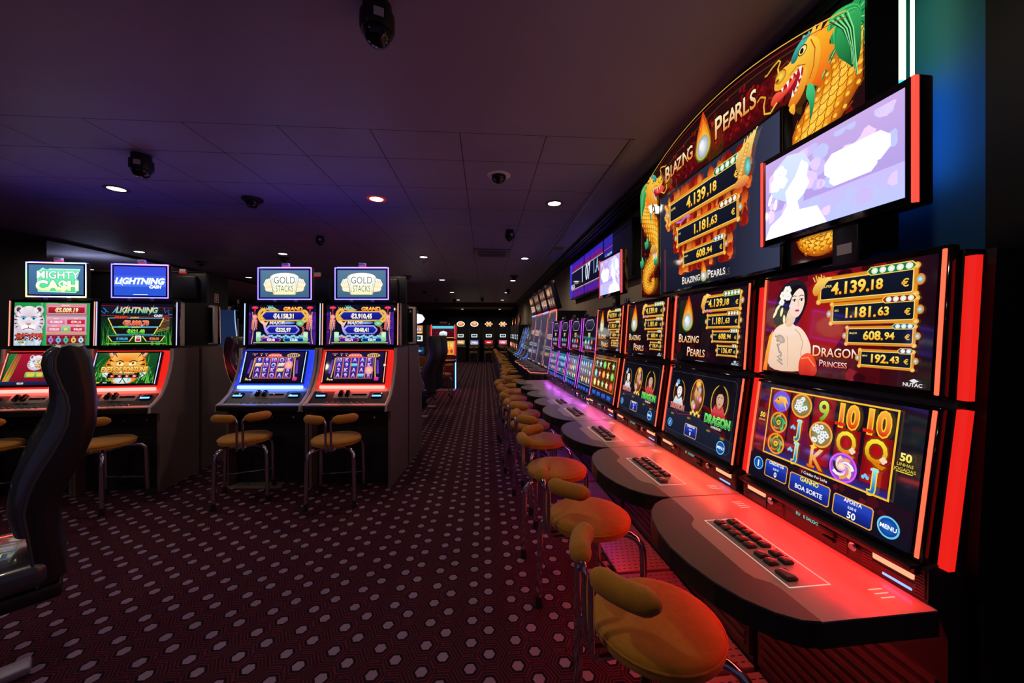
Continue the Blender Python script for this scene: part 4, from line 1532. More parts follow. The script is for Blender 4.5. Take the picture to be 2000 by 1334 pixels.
def art_stackreels(rows, ball, blue):
    a = Art(60, 30, (14, 10, 40), (26, 22, 66))
    a.rect(0, 0, 60, 1.6, (10, 8, 20))
    for x, q in ((6, 1), (54, -1)):
        a.line([(x + q, 4), (x + q * 2.2, 13), (x + q * 3, 24)], 1.2, (220, 180, 110))
        a.line([(x - q * 1.2, 8), (x + q * .4, 22)], 2.2, (120, 60, 200), (90, 40, 170))
    for x, t in ((8, 'CREDIT'), (15, 'BET'), (20, 'WIN')):
        a.text(t, x, 27.6, 1.0, (240, 130, 80), None, 'c', 1.2, 0, .03)
        a.rect(x - .4, 26.2, x + .4, 27, (255, 230, 200))
    a.poly([(20, 24.6), (25, 28.4), (34, 28.4), (39, 24.6)], (220, 60, 90), (255, 110, 90))
    for i in range(5):
        a.ell(24 + i * 2.8, 26.6, 1.3, 1.2, (255, 120, 110), (255, 210, 190), 10)
    a.ell(49, 26.6, 7, 2.3, (220, 160, 60), (250, 220, 130), 18)
    for i in range(5):
        a.rect(44.4 + i * 2, 25.4, 45.6 + i * 2, 27.8, (60, 40, 120) if not blue else (40, 50, 140))
    for i in range(5):
        x = 10 + i * 8
        a.rect(x, 3.4, x + 7.6, 24.6, (44, 30, 120), (66, 50, 170))
        for j in range(4):
            c = rows[j][i]
            y = 20.0 - j * 5.2
            if c == '*':
                a.ell(x + 3.8, y + 1.8, 4.4, 4.4, (240, 130, 170), (255, 214, 220), 20)
                a.ell(x + 3.8, y + 1.8, 1.9, 1.7, (240, 170, 40), (255, 240, 150), 12)
            elif c == '#':
                for q in range(4):
                    a.line([(x + .6 + q * 1.6, y + .4), (x + 2 + q * 1.6, y + 3.8)], 1.3, (250, 214, 110), (255, 250, 210))
            elif c == '~':
                for q in range(5):
                    a.line([(x + .6 + q * 1.3, y + .6), (x + 1.4 + q * 1.3, y + 3.4)], 1.2, (40, 190, 220), (150, 240, 255))
            else:
                s_ = (170, 60, 200) if (i + j) % 3 else (120, 120, 220)
                a.text('10' if c == 'T' else c, x + 3.8, y, 3.9, s_, (240, 226, 255), 'c', 1.05, 0, .05, (60, 20, 120), .04)
        a.frame(x, 3.2, x + 7.8, 24.8, .45, (240, 130, 70))
    a.poly([(3, 1.4), (3.6, 4), (5, 3), (6, 1.4)], (240, 190, 60))
    a.text('0 00', 7.6, 1.2, 1.4, (255, 255, 255), None, 'c', 1, 0, .03)
    a.plate(52, 1, 56.6, 4.6, (190, 30, 130), (230, 70, 170), .6)
    return a


def art_gold_topper():
    a = Art(54, 32, (70, 104, 136), (92, 128, 156))
    a.frame(0, 0, 54, 32, .9, (60, 100, 170))
    a.k = 1.25
    for q in (-1, 1):
        for i in range(4):
            x = 27 + q * (21 - i * 2.6)
            a.poly([(x, 10 + i), (x + q * 2.4, 15 + i), (x - q * .4, 21 + i * .8), (x - q * 5, 21 + i * .8), (x - q * 3, 15 + i), (x - q * 5, 9 + i)], (230, 206, 160), (255, 250, 232))
            a.line([(x + q * .6, 15 + i), (x - q * 1.4, 20 + i * .6)], .35, (90, 100, 110))
        a.poly([(27 + q * 11, 6), (27 + q * 20, 7), (27 + q * 22, 10), (27 + q * 12, 11)], (240, 200, 150), (255, 240, 220))
    body = [(15, 3), (39, 3), (43, 23)] + [(27 + 16 * math.cos(R(d)), 23 + 5.6 * math.sin(R(d))) for d in range(0, 181, 15)] + [(11, 23)]
    a.poly(body, (236, 230, 170), (255, 255, 252))
    a.line(body + [body[0]], .5, (120, 130, 120))
    for q in (-1, 1):
        for k in (0, 1.4):
            a.line([(27 + q * (10.6 + k), 4), (27 + q * (13.6 + k), 25)], .3, (70, 100, 150))
    a.line([(14, 5), (40, 5)], .7, (250, 220, 140))
    a.text('GOLD', 27, 16, 8.4, (40, 74, 100), (60, 90, 110), 'c', .74, 0, -.005)
    a.text('STACKS', 27, 6.6, 7.4, (40, 74, 100), (60, 90, 110), 'c', .54, 0, -.005)
    return a


def art_mighty_topper():
    a = Art(54, 32, (60, 100, 150), (80, 124, 168))
    a.k = 1.3
    a.poly([(9, 3), (46, 2), (48, 4), (46.5, 14), (49, 16), (47, 17), (51, 28), (20, 28), (18, 26), (14, 29), (9, 25), (8, 10)], (160, 240, 190), (190, 250, 220))
    a.poly([(10, 4), (46, 3), (45, 14), (46.6, 17), (49.6, 27), (20, 27), (14, 28), (9.6, 24), (9, 10)], (70, 200, 130), (110, 230, 180))
    a.text('MIGHTY', 29, 17.5, 8, (236, 255, 236), (255, 255, 255), 'c', 1.02, 0, .02, (40, 120, 90), .035)
    a.text('CA$H', 28, 5, 10, (220, 255, 170), (250, 255, 240), 'c', 1.15, 0, .06, (50, 150, 90), .03)
    return a


def art_lightning_topper():
    a = Art(54, 32, (40, 90, 220), (60, 80, 230))
    a.rect(0, 10, 54, 22, (80, 120, 240), (70, 100, 240))
    a.k = 1.6
    a.line([(1, 16), (4, 13), (6, 17), (9, 11)], .8, (255, 255, 255))
    a.line([(44, 18), (48, 14), (50, 17), (53, 15)], .8, (255, 255, 255))
    a.text('LIGHTNING', 27, 13, 6.6, (255, 255, 255), None, 'c', 1.04, .25, .025, (120, 160, 255), .05)
    a.text('CASH', 43, 8.4, 3.2, (255, 255, 255), None, 'c', 1.1, .2, .05)
    a.rect(20, 1, 35, 1.6, (230, 240, 255))
    return a


def tiger(a, cx, cy, r, fur, fur2, stripe, eye, face):
    for q in (-1, 1):
        a.ell(cx + q * r * .72, cy + r * .72, r * .34, r * .32, fur, (255, 240, 240), 14)
        a.ell(cx + q * r * .72, cy + r * .74, r * .17, r * .18, (90, 60, 70), None, 10)
    a.ell(cx, cy - r * .1, r * 1.12, r * .95, fur, fur2, 26)
    a.ell(cx, cy + r * .2, r * .85, r * .8, fur2, fur, 26)
    for q in (-1, 1):
        for (x0, y0, x1, y1) in ((.95, .3, .62, .2), (1.02, .05, .7, 0), (1.0, -.25, .72, -.18), (.9, -.5, .66, -.38), (.7, .62, .52, .42), (.12, .98, .1, .62), (.32, .92, .24, .58), (.45, .05, .62, .3)):
            a.poly([(cx + q * x0 * r, cy + y0 * r + r * .06), (cx + q * x0 * r, cy + y0 * r - r * .05), (cx + q * x1 * r, cy + y1 * r)], stripe)
        a.poly([(cx + q * r * .1, cy + r * .1), (cx + q * r * .55, cy + r * .26), (cx + q * r * .5, cy + r * .02), (cx + q * r * .2, cy - r * .02)], face)
        a.ell(cx + q * r * .36, cy + r * .12, r * .14, r * .10, eye, None, 12)
        a.ell(cx + q * r * .36, cy + r * .12, r * .05, r * .07, (10, 10, 16), None, 8)
        a.line([(cx + q * r * .16, cy + r * .2), (cx + q * r * .36, cy + r * .27), (cx + q * r * .58, cy + r * .2)], r * .05, stripe)
    a.poly([(cx - r * .13, cy + r * .2), (cx + r * .13, cy + r * .2), (cx + r * .2, cy - r * .3), (cx - r * .2, cy - r * .3)], fur, fur2)
    a.poly([(cx - r * .2, cy - r * .24), (cx + r * .2, cy - r * .24), (cx, cy - r * .44)], (226, 130, 130), (200, 90, 96))
    a.ell(cx - r * .24, cy - r * .5, r * .3, r * .22, fur2, (255, 255, 255), 14)
    a.ell(cx + r * .24, cy - r * .5, r * .3, r * .22, fur2, (255, 255, 255), 14)
    a.line([(cx, cy - r * .44), (cx, cy - r * .56)], r * .05, stripe)
    a.line([(cx - r * .4, cy - r * .66), (cx, cy - r * .56), (cx + r * .4, cy - r * .66)], r * .05, stripe)


def art_white_tiger():
    a = Art(100, 56, (20, 120, 60), (30, 150, 70))
    for k in range(9):
        a.poly([(40, 30), (100 * math.cos(k * .4), 30 + 60 * math.sin(k * .4)), (100 * math.cos(k * .4 + .16), 30 + 60 * math.sin(k * .4 + .16))] if False else
               [(42, 20 + k), (34 + k * 2, 56), (38 + k * 2.4, 56)], (80, 200, 110))
    a.hrect(37, 0, 44, 56, (30, 150, 80), (60, 190, 100))
    a.hrect(94, 0, 100, 56, (30, 130, 70), (60, 170, 90))
    a.poly([(0, 0), (0, 40), (4, 30), (36, 28), (38, 10), (34, 0)], (190, 205, 220), (226, 220, 228))
    tiger(a, 19, 33, 18.5, (206, 190, 204), (246, 238, 244), (70, 46, 66), (60, 170, 220), (250, 248, 250))
    a.specks(0, 0, 37, 14, 30, 3, [(150, 190, 220), (220, 230, 240), (240, 235, 245)], 4)
    a.text('龙腾虎啸', 20, 8, 6.6, (150, 30, 20), (220, 70, 40), 'c', 1.0, 0, .04, (30, 10, 10), .05)
    a.plate(6, 2.6, 14, 6, (160, 190, 120), None, .6)
    a.text('€1-88', 10, 3.4, 1.8, (60, 110, 50), None, 'c', 1, 0, .03)
    RB, RB2 = (150, 16, 40), (200, 30, 60)
    a.rect(42, 40, 96, 55, (190, 110, 130), (214, 150, 160))
    a.rect(44, 42, 94, 51, RB, RB2)
    a.frame(44, 42, 94, 51, .5, (240, 200, 180))
    a.text('GRAND', 68, 51.6, 2, (255, 240, 200), None, 'c', 1.2, .1, .03)
    a.text('€5.009,19', 69, 43.8, 5.4, (255, 210, 110), (255, 250, 220), 'c', 1.0, .15, .05, (90, 0, 10), .04)
    a.rect(42, 14, 96, 40, (206, 150, 176), (226, 176, 190))
    a.rect(43, 38, 97, 40, (150, 140, 160))
    for (x0, x1, y, t, tt, c) in ((44, 67, 28, '€1.086,99', 'MAJOR', (214, 110, 150)), (70, 94, 28, '€791,16', 'MAXI', RB2), (44, 62, 18.4, '€200,00', 'MINOR', (214, 90, 120)), (75, 94, 18.4, '€40,00', 'MINI', RB2)):
        a.plate(x0, y, x1, y + 6, c, tuple(min(255, q + 20) for q in c), .6)
        a.text(t, (x0 + x1) / 2, y + 1.4, 3, (255, 240, 236), None, 'c', .95, .12, .04)
        a.text(tt, (x0 + x1) / 2, y + 6.6, 1.4, (255, 240, 220), None, 'c', 1.1, .1, .02)
    a.rect(63, 18.4, 74, 25, (90, 190, 120), (150, 220, 150))
    a.text('88', 68.5, 19.8, 3.4, (250, 220, 90), None, 'c', 1, 0, .05)
    a.rect(43, 14.6, 97, 16.6, (200, 160, 90))
    a.rect(43, 1, 95, 14, (130, 20, 50), (170, 50, 80))
    for i, c in enumerate([(150, 100, 190), (90, 160, 220), (50, 170, 120), (230, 170, 70), (150, 210, 230)]):
        x = 44.5 + i * 10.1
        a.plate(x, 2, x + 9, 12.6, (100, 10, 30), (130, 20, 40), .6)
        a.ell(x + 4.5, 7, 3.6, 3.6, c, tuple(min(255, q + 60) for q in c), 16)
        a.star(x + 4.5, 7, 1.8, (60, 40, 50), 5, .5)
        a.text('WIN', x + 4.5, 10.8, 1.1, (250, 230, 220), None, 'c', 1, 0, .02)
        a.text('ALL', x + 4.5, 2.5, 1.1, (250, 230, 220), None, 'c', 1, 0, .02)
    a.k = 1.1
    return a


def art_lightning():
    a = Art(100, 56, (10, 50, 20), (14, 14, 34))
    g = random.Random(8)
    for k in range(44):
        x = g.choice([g.uniform(0, 26), g.uniform(70, 100)])
        a.line([(x, 0), (x + g.uniform(-4, 4), 14), (x + g.uniform(-12, 12), g.uniform(22, 36))], 1.6, g.choice([(20, 110, 40), (40, 150, 50), (70, 180, 60), (120, 160, 50)]), (20, 80, 30), True)
    for k in range(10):
        y = 18 + k * 2
        a.line([(78, y), (96, y + 4)], 1, g.choice([(150, 90, 60), (170, 120, 70), (120, 60, 50)]))
    for y, c in ((53, (170, 20, 30)), (50, (90, 14, 30)), (40, (190, 20, 40))):
        a.line([(0, y), (100, y - 3)], .6, c)
    a.line([(0, 46), (5, 42), (7, 47), (3, 50), (10, 44)], .8, (60, 130, 240))
    a.line([(100, 41), (94, 42), (95, 48), (90, 44), (88, 50)], .8, (60, 130, 240))
    a.poly([(15, 42), (24, 54), (20, 46)], (120, 190, 255))
    a.text('LIGHTNING', 50, 43.6, 7.4, (120, 190, 90), (250, 236, 120), 'c', 1.06, .22, .03, (30, 90, 190), .05)
    a.poly([(30, 40), (38, 54), (35, 46)], (255, 240, 150))
    a.poly([(66, 40), (74, 54), (71, 46)], (255, 240, 150))
    a.rect(70, 39.6, 96, 40.2, (190, 20, 40))
    a.text('CASH', 80, 38.4, 3, (235, 250, 255), None, 'c', 1.1, .15, .05, (40, 90, 150), .04)

    def bar(x0, y0, x1, y1, c):
        a.poly([(x0 + 6, y0), (x1 - 6, y0), (x1, y1), (x0, y1)], (12, 14, 16), (26, 22, 20))
        p = [(x0 + 6, y0), (x1 - 6, y0), (x1, y1), (x0, y1), (x0 + 6, y0)]
        a.line(p, .7, c)
        a.line([(x0, y1), (x0 + 6, y0)], 1.3, (250, 220, 90))
        a.line([(x1, y1), (x1 - 6, y0)], 1.3, (250, 220, 90))
    bar(10, 25, 88, 36.4, (110, 190, 240))
    bar(16, 14.6, 80, 24, (110, 210, 230))
    bar(10, 5, 46, 12.6, (100, 180, 230))
    bar(58, 5, 90, 12.6, (100, 180, 230))
    a.text('GRAND', 28, 36, 2.8, (210, 20, 20), (255, 70, 40), 'c', 1.3, 0, .06)
    a.text('JACKPOT', 47, 36, 1.8, (240, 220, 90), None, 'c', 1.1, 0, .04)
    a.text('€5.000,73', 49, 27, 6, (230, 40, 20), (255, 130, 80), 'c', 1.05, 0, .06, (250, 220, 200), .02)
    a.text('MAJOR', 32, 23.4, 2.4, (60, 190, 40), (120, 240, 60), 'c', 1.3, 0, .06)
    a.text('JACKPOT', 49, 23.4, 1.8, (240, 220, 90), None, 'c', 1.1, 0, .04)
    a.text('€621,48', 49, 16, 5, (60, 190, 30), (160, 250, 90), 'c', 1.05, 0, .06, (10, 60, 10), .02)
    a.text('€100,00', 30, 6.8, 3.4, (40, 140, 190), (110, 200, 230), 'c', 1, 0, .05)
    a.text('€20,00', 75, 6.8, 3.4, (230, 90, 40), (255, 160, 90), 'c', 1, 0, .05)
    a.plate(48, 4.4, 56.6, 13, (220, 230, 200), (250, 250, 230), .8)
    a.rect(49.4, 5.4, 55.2, 9, (210, 40, 70))
    a.text('WIN', 52.3, 9.8, 1.8, (40, 40, 40), None, 'c', 1, 0, .04)
    a.rect(8, 1.6, 92, 2.6, (150, 190, 60))
    a.k = 1.1
    return a


def grass(a, w, h, n, seed):
    g = random.Random(seed)
    for k in range(n):
        x = g.uniform(0, w)
        y = g.uniform(-4, h * .6)
        L = g.uniform(8, 20)
        q = g.uniform(-1.0, 1.0)
        c = g.choice([(20, 110, 40), (50, 170, 50), (90, 200, 70), (16, 70, 34), (140, 210, 90)])
        P = [(x, y), (x + q * L * .4, y + L * .6), (x + q * L, y + L)]
        a.line([(min(w, max(0, u)), min(h, max(0, v))) for u, v in P], 1.3, c, tuple(int(z * .6) for z in c), True)


def art_eyes():
    a = Art(66, 34, (14, 60, 28), (20, 80, 36))
    grass(a, 66, 34, 70, 5)
    tiger(a, 33, 20, 20, (236, 120, 20), (255, 190, 90), (26, 16, 12), (250, 220, 70), (255, 250, 244))
    for q in (-1, 1):
        a.sp([(33 + q * 14, 4), (33 + q * 25, 10), (33 + q * 24, 20), (33 + q * 17, 15)], (230, 236, 226), (255, 255, 250))
    a.ell(33, 3.6, 10, 3.8, (190, 220, 225), (245, 250, 250), 18)
    grass(a, 66, 16, 34, 9)
    a.text('EYES OF FORTUNE', 33, 13, 5.4, (255, 140, 20), (255, 240, 120), 'c', .8, 0, .05, (110, 30, 0), .06)
    a.rect(16, 6.2, 50, 11.4, (16, 18, 16))
    a.text('CHOOSE YOUR DENOMINATION', 33, 9.9, 1.1, (240, 200, 60), None, 'c', 1, 0, .03)
    for i in range(4):
        a.rect(19 + i * 8, 6.8, 23.4 + i * 8, 9.4, (200, 30, 40), (240, 60, 60))
        a.text(['1c', '2c', '5c', '10c'][i], 21.2 + i * 8, 7.3, 1.6, (255, 255, 255), None, 'c', 1, 0, .03)
    a.rect(0, 0, 22, 2.6, (10, 14, 10))
    a.text('CREDIT', 6, .6, 1.6, (250, 240, 60), None, 'c', 1, 0, .04)
    a.text('€0,00', 15, .6, 1.3, (240, 240, 240), None, 'c', 1, 0, .03)
    a.k = 1.1
    return a


def art_tiger_menu():
    a = Art(66, 34, (120, 10, 30), (170, 20, 50))
    a.poly([(0, 0), (0, 34), (8, 34), (4, 16), (6, 0)], (20, 40, 30), (40, 120, 60))
    for k in range(6):
        a.line([(1 + k, 2), (3 + k * 1.2, 14), (7 + k, 33)], 1.4, ((230, 160, 40), (240, 90, 40), (60, 180, 70))[k % 3], None, True)
    tiger(a, 30, 24, 8, (206, 190, 204), (250, 244, 248), (70, 46, 66), (60, 170, 220), (250, 248, 250))
    a.text('龙腾虎啸', 46, 20, 6, (250, 190, 60), (255, 240, 150), 'c', .9, 0, .04, (90, 10, 0), .05)
    a.plate(22, 8, 42, 14, (60, 150, 70), (140, 210, 120), 1)
    a.plate(24, 9, 32, 13, (230, 200, 70), None, .6)
    a.plate(34, 9, 40, 13, (230, 200, 70), None, .6)
    a.plate(46, 8, 62, 14, (60, 150, 70), (140, 210, 120), 1)
    a.rect(0, 0, 66, 4, (16, 22, 50), (30, 40, 90))
    a.text('€0,00', 20, 1, 2, (240, 240, 240), None, 'c', 1, 0, .03)
    return a


# ---------------------------------------------------------------- twin-screen machines with a lit recess
def glow_frame(name, w, h, t, parent, z, cols, k):
    """thin lit rectangle whose colour runs round it; a mesh with a colour attribute"""
    a = Art(w * 100, h * 100)
    a.v, a.f, a.c, a.z = [], [], [], 0
    a.k = k
    P = []
    W, Hh = w * 100, h * 100
    for i in range(12):
        P.append((W * i / 12, 0))
    for i in range(7):
        P.append((W, Hh * i / 7))
    for i in range(12):
        P.append((W - W * i / 12, Hh))
    for i in range(7):
        P.append((0, Hh - Hh * i / 7))
    n = len(P)
    T = t * 100
    Q = [(min(W - T, max(T, x)), min(Hh - T, max(T, y))) for x, y in P]
    cc = []
    m = len(cols)
    for i in range(n):
        f = i / n * m
        c0, c1 = cols[int(f) % m], cols[(int(f) + 1) % m]
        q = f - int(f)
        cc.append(tuple(c0[j] + (c1[j] - c0[j]) * q for j in range(3)))
    e = [a.col(c) for c in cc]
    a.raw(P + Q, [(i, (i + 1) % n, n + (i + 1) % n, n + i) for i in range(n)], e + e)
    return a.build(name, w, h, parent, (0, 0, z))


def make_twin(label, upper, lower, rim, top, topcols, glowc, group, w=.80, lw=.63, name='slot_machine', dim=1.0):
    """cabinet with a sloping lower screen set in a lit recess, an upper screen and a framed topper; origin at the foot of the front"""
    t = thing(name, label, 'slot machine', (0, 0, 0), 0, group)
    hw = w / 2
    b = MB()
    prof = [(.11, .0), (.11, .70), (.0, .745), (-.10, .765), (-.10, .80), (.08, .95), (.24, 1.33), (.26, 1.36), (.62, 1.36), (.62, 0)]
    b.prism(prof, -hw + .028, hw - .028, 'x')
    b.prism([(.30, 1.30), (.30, 1.84), (.42, 1.84), (.46, 1.30)], -hw + .08, hw - .08, 'x')
    b.build('cabinet', M_BODY, t)
    side = [(.0, 0), (.0, .74), (-.12, .765), (-.12, .815), (-.06, .84), (.03, .90), (.10, 1.0), (.155, 1.12), (.185, 1.24), (.19, 1.345), (.60, 1.345), (.60, 0)]
    for sx in (-1, 1):
        b = MB()
        x0, x1 = sorted((sx * (hw - .030), sx * (hw - .004)))
        b.prism(side, x0, x1, 'x', 0)
        sp = b.build('side_panel', M_BROWNBODY, t)
        b = MB()
        edge = [(x0 + x1) / 2] * 8
        pts = [((x0 + x1) / 2, y - .004, z) for y, z in side[2:10]]
        b.tube([(p[0], p[1], p[2]) for p in pts], .016, 8)
        b.build('edge_trim', M_TAUPE, sp)
    # lit recess behind and below the lower screen
    gm = glow('recess_%.2f_%.2f' % (glowc[0], glowc[2]), tuple(c if c > .5 else c * .4 for c in glowc), .9)
    b = MB()
    x = hw - .034
    b.add([(-x, .075, .955), (x, .075, .955), (x, .155, 1.13), (-x, .155, 1.13), (x, .225, 1.325), (-x, .225, 1.325)], [(0, 1, 2, 3), (3, 2, 4, 5)])
    for k in range(5):
        b.add([(-x, .085 + .03 * k, .985 + .065 * k), (x, .085 + .03 * k, .985 + .065 * k), (x, .098 + .03 * k, 1.02 + .065 * k), (-x, .098 + .03 * k, 1.02 + .065 * k)], [(0, 1, 2, 3)])
    b.build('recess_light', gm, t)
    b = MB()
    b.tube([(-x + .05, .052, .966), (x - .05, .052, .966)], .016, 10)
    b.build('light_bar', glow('bar_%.2f_%.2f' % (glowc[0], glowc[2]), tuple(min(1, c + .04) for c in glowc), 8.0), t)
    lwm = monitor('lower_monitor', lw, .335, .03, t, .055, 1.0, 17.0, lower, rim, strip_in=.012, sw=.007, bez=(.03, .02, .016))
    um = monitor('upper_monitor', w - .006, .455, .05, t, .24, 1.362, 1.5, upper, rim, strip_in=.007, sw=.009, bez=(.05, .016, .028))
    # desk
    b = MB()
    b.prism([(-.12, .815), (-.04, .835), (.06, .935), (.085, .965), (.10, .94), (.0, .80)], -hw + .03, hw - .03, 'x')
    d = b.build('desk', M_TAUPE, t)
    b = MB()
    b.rbox(-hw + .012, -.145, .765, hw - .012, -.10, .822, .014)
    b.build('desk_lip', M_BLACK, d)
    sl = math.atan2(.10, .10)
    T = Matrix.Translation((0, .01, .888)) @ Matrix.Rotation(R(45), 4, 'X')
    b = MB()
    b.rbox(-.16, -.035, -.002, .18, .05, .008, .004, T=T)
    b.build('note_plate', mat('plate_taupe', S(176, 164, 156), .35), d)
    b = MB()
    for x0 in (-.11, -.045):
        b.rbox(x0, -.02, 0, x0 + .04, .05, .035, .01, T=T)
    b.rbox(.02, .0, .006, .16, .018, .014, .003, T=T)
    b.build('note_guide', M_GLOSSBLK, d)
    for x0 in (-.33, .21):
        b = MB()
        b.rbox(x0, -.03, -.004, x0 + .10, .03, .014, .006, T=T)
        q = b.build('ticket_unit', M_GLOSSBLK, d)
        b = MB()
        b.rbox(x0 + .006, -.018, .013, x0 + .094, .0, .017, .002, T=T)
        b.build('ticket_light', glow('ticket_light', (.10, .35, 1.0), 2.6), q)
    for k in range(7):
        b = MB()
        b.lathe([(0, 0), (.017, 0), (.017, .010), (.012, .014), (0, .014)], n=10)
        b.build('button', [mat('button_dark', S(70, 66, 80), .15, coat=.4)], d, (-.20 + .058 * k, -.055, .826), (R(11), 0, 0))
    b = MB()
    for k in range(3):
        b.lathe([(0, 0), (.008, 0), (.008, -.008), (0, -.008)], -.22 + k * .21, .0, 10)
    b.build('rivet', M_CHROME, t, (0, .10, .66), (R(90), 0, 0))
    # maker's plate: a thin outlined rectangle
    b = MB()
    for (x0, z0, x1, z1) in ((-.08, .41, .12, .416), (-.08, .494, .12, .50), (-.08, .41, -.074, .50), (.114, .41, .12, .50)):
        b.rbox(x0 + .12, .106, z0, x1 + .12, .112, z1, .001)
    b.build('badge', mat('badge_line', S(60, 56, 60), .4), t)
    if top:
        b = MB()
        tw, th = .565, .338
        b.rbox(-tw / 2, 0, -.05, tw / 2, th, 0, .006)
        tp = b.build('topper', M_BLACK, t, (0, .285, 1.845), (R(90), 0, 0))
        top.build('topper_screen', tw - .055, th - .05, tp, (0, .025, .0012))
        glow_frame('topper_frame_light', tw, th, .010, tp, .0015, topcols, 8.0)
        b = MB()
        b.rbox(-tw / 2 + .02, th - .001, -.046, tw / 2 - .02, th + .004, -.006, .002)
        b.build('edge_light', glow('added_ceiling_glow', (.10, .09, 1.0), 11.0), tp)  # unseen strip added on top to throw blue onto the ceiling
    else:
        b = MB()
        tw, th = .565, .338
        b.rbox(-tw / 2, 0, -.05, tw / 2, th, 0, .006)
        tp = b.build('topper', M_BLACK, t, (0, .285, 1.845), (R(90), 0, 0))
    b = MB()
    for sx in (-.11, .11):
        b.rbox(sx - .02, .29, 1.80, sx + .02, .33, 1.86, .004)
    b.build('topper_mount', M_STEEL, t)
    # rear shells of topper and upper monitor, with paper labels
    b = MB()
    b.rbox(-.20, .335, 1.88, .20, .40, 2.15, .02)
    q = b.build('topper_housing', M_BLACK, t)
    b = MB()
    b.box(.07, .3995, 1.90, .15, .4015, 2.0)
    b.build('rating_label', M_LABEL, q)
    b = MB()
    b.rbox(-.30, .28, 1.39, .30, .40, 1.79, .03)
    q = b.build('monitor_housing', M_BLACK, t)
    b = MB()
    b.box(.10, .3995, 1.46, .20, .4015, 1.56)
    b.build('rating_label', M_LABEL, q)
    b = MB()
    for (x0, z0, x1, z1) in ((-hw + .004, 1.364, hw - .004, 1.385), (-hw + .004, 1.79, hw - .004, 1.815), (-hw + .004, 1.364, -hw + .03, 1.815), (hw - .03, 1.364, hw - .004, 1.815)):
        b.rbox(x0, .292, z0, x1, .36, z1, .006)
    b.build('rear_frame', M_TAUPE, t)
    b = MB()
    b.rbox(-.035, .30, 2.183, .035, .33, 2.205, .003, 0)
    b.rbox(-.04, .298, 2.203, .03, .33, 2.232, .003, 1)
    b.build('signal_lamp', [mat('lamp_red', S(190, 40, 40), .3, emit=(1, .06, .04), estr=.35), M_LABEL], t)
    return t


# ---------------------------------------------------------------- big jackpot sign
def art_jackpot():
    a = Art(115, 72, (22, 24, 40), (40, 44, 66))
    a.hrect(80, 0, 115, 72, (30, 30, 48), (54, 60, 84))
    # fire round the three windows
    g = random.Random(4)
    for (x0, y0, x1, y1) in ((12, 46, 96, 66), (23, 28, 93, 45), (31, 12, 82, 26)):
        for k in range(110):
            e = g.random() * 2 * (x1 - x0 + y1 - y0)
            if e < x1 - x0:
                x, y = x0 + e, y0
            elif e < x1 - x0 + y1 - y0:
                x, y = x1, y0 + e - (x1 - x0)
            elif e < 2 * (x1 - x0) + y1 - y0:
                x, y = x0 + e - (x1 - x0) - (y1 - y0), y1
            else:
                x, y = x0, y0 + e - 2 * (x1 - x0) - (y1 - y0)
            r = g.uniform(1.6, 3.2)
            c = g.choice([(150, 24, 10), (210, 50, 14), (250, 110, 30), (120, 14, 10), (255, 150, 60)])
            a.sp([(x - r, y - r * .6), (x + r * .6, y - r), (x + r, y + r * .4), (x + g.uniform(-1, 1), y + r * 2), (x - r * .7, y + r * .6)], c, (110, 14, 8), 1)
    jackpot(a, 16, 48.5, 92, 63, '4.139', ',18', 'SUPER', 5, (20, 110, 70))
    a.sp([(86, 60), (89, 65), (94, 68), (103, 71.6), (100, 66), (98, 60), (97, 52), (92, 47)], (190, 100, 20), (255, 220, 120))
    a.sp([(84, 48), (92, 45), (98, 48), (94, 52), (88, 51)], (200, 90, 60), (255, 180, 80))
    for q in range(5):
        a.line([(92 + q * 2, 65 + q), (94 + q * 2.2, 70 + q * .4)], .8, (255, 214, 110))
    for q in range(9):
        a.ell(90 + q * .7, 52 + q * 1.7, 1.6, 1.6, (220, 140, 40), (255, 226, 130), 9)
    a.ell(96, 55, 2.4, 4.8, (40, 150, 150), (150, 230, 220), 14)
    for q in range(12):
        a.ell(12 + 1.5 * math.sin(q), 49 + q * 1.3, 1.7, 1.5, (214, 130, 40), (255, 220, 120), 9)
    a.line([(26, 47), (32, 45.6), (38, 47.4), (43, 46.6)], 1.4, (190, 110, 220))
    jackpot(a, 27, 30, 89, 42, '1.181', ',63', 'BIG', 4, (150, 30, 26))
    jackpot(a, 35, 14.5, 78, 24, '608', ',94', 'MAJOR', 3, (30, 80, 170))
    smallcaps(a, 'BLAZING', 34, 2.4, 5, (236, 220, 200), (255, 255, 255))
    flame_pearl(a, 58.5, 4.4, 2.6)
    smallcaps(a, 'PEARLS', 62.5, 2.4, 5, (236, 220, 200), (255, 255, 255))
    return a


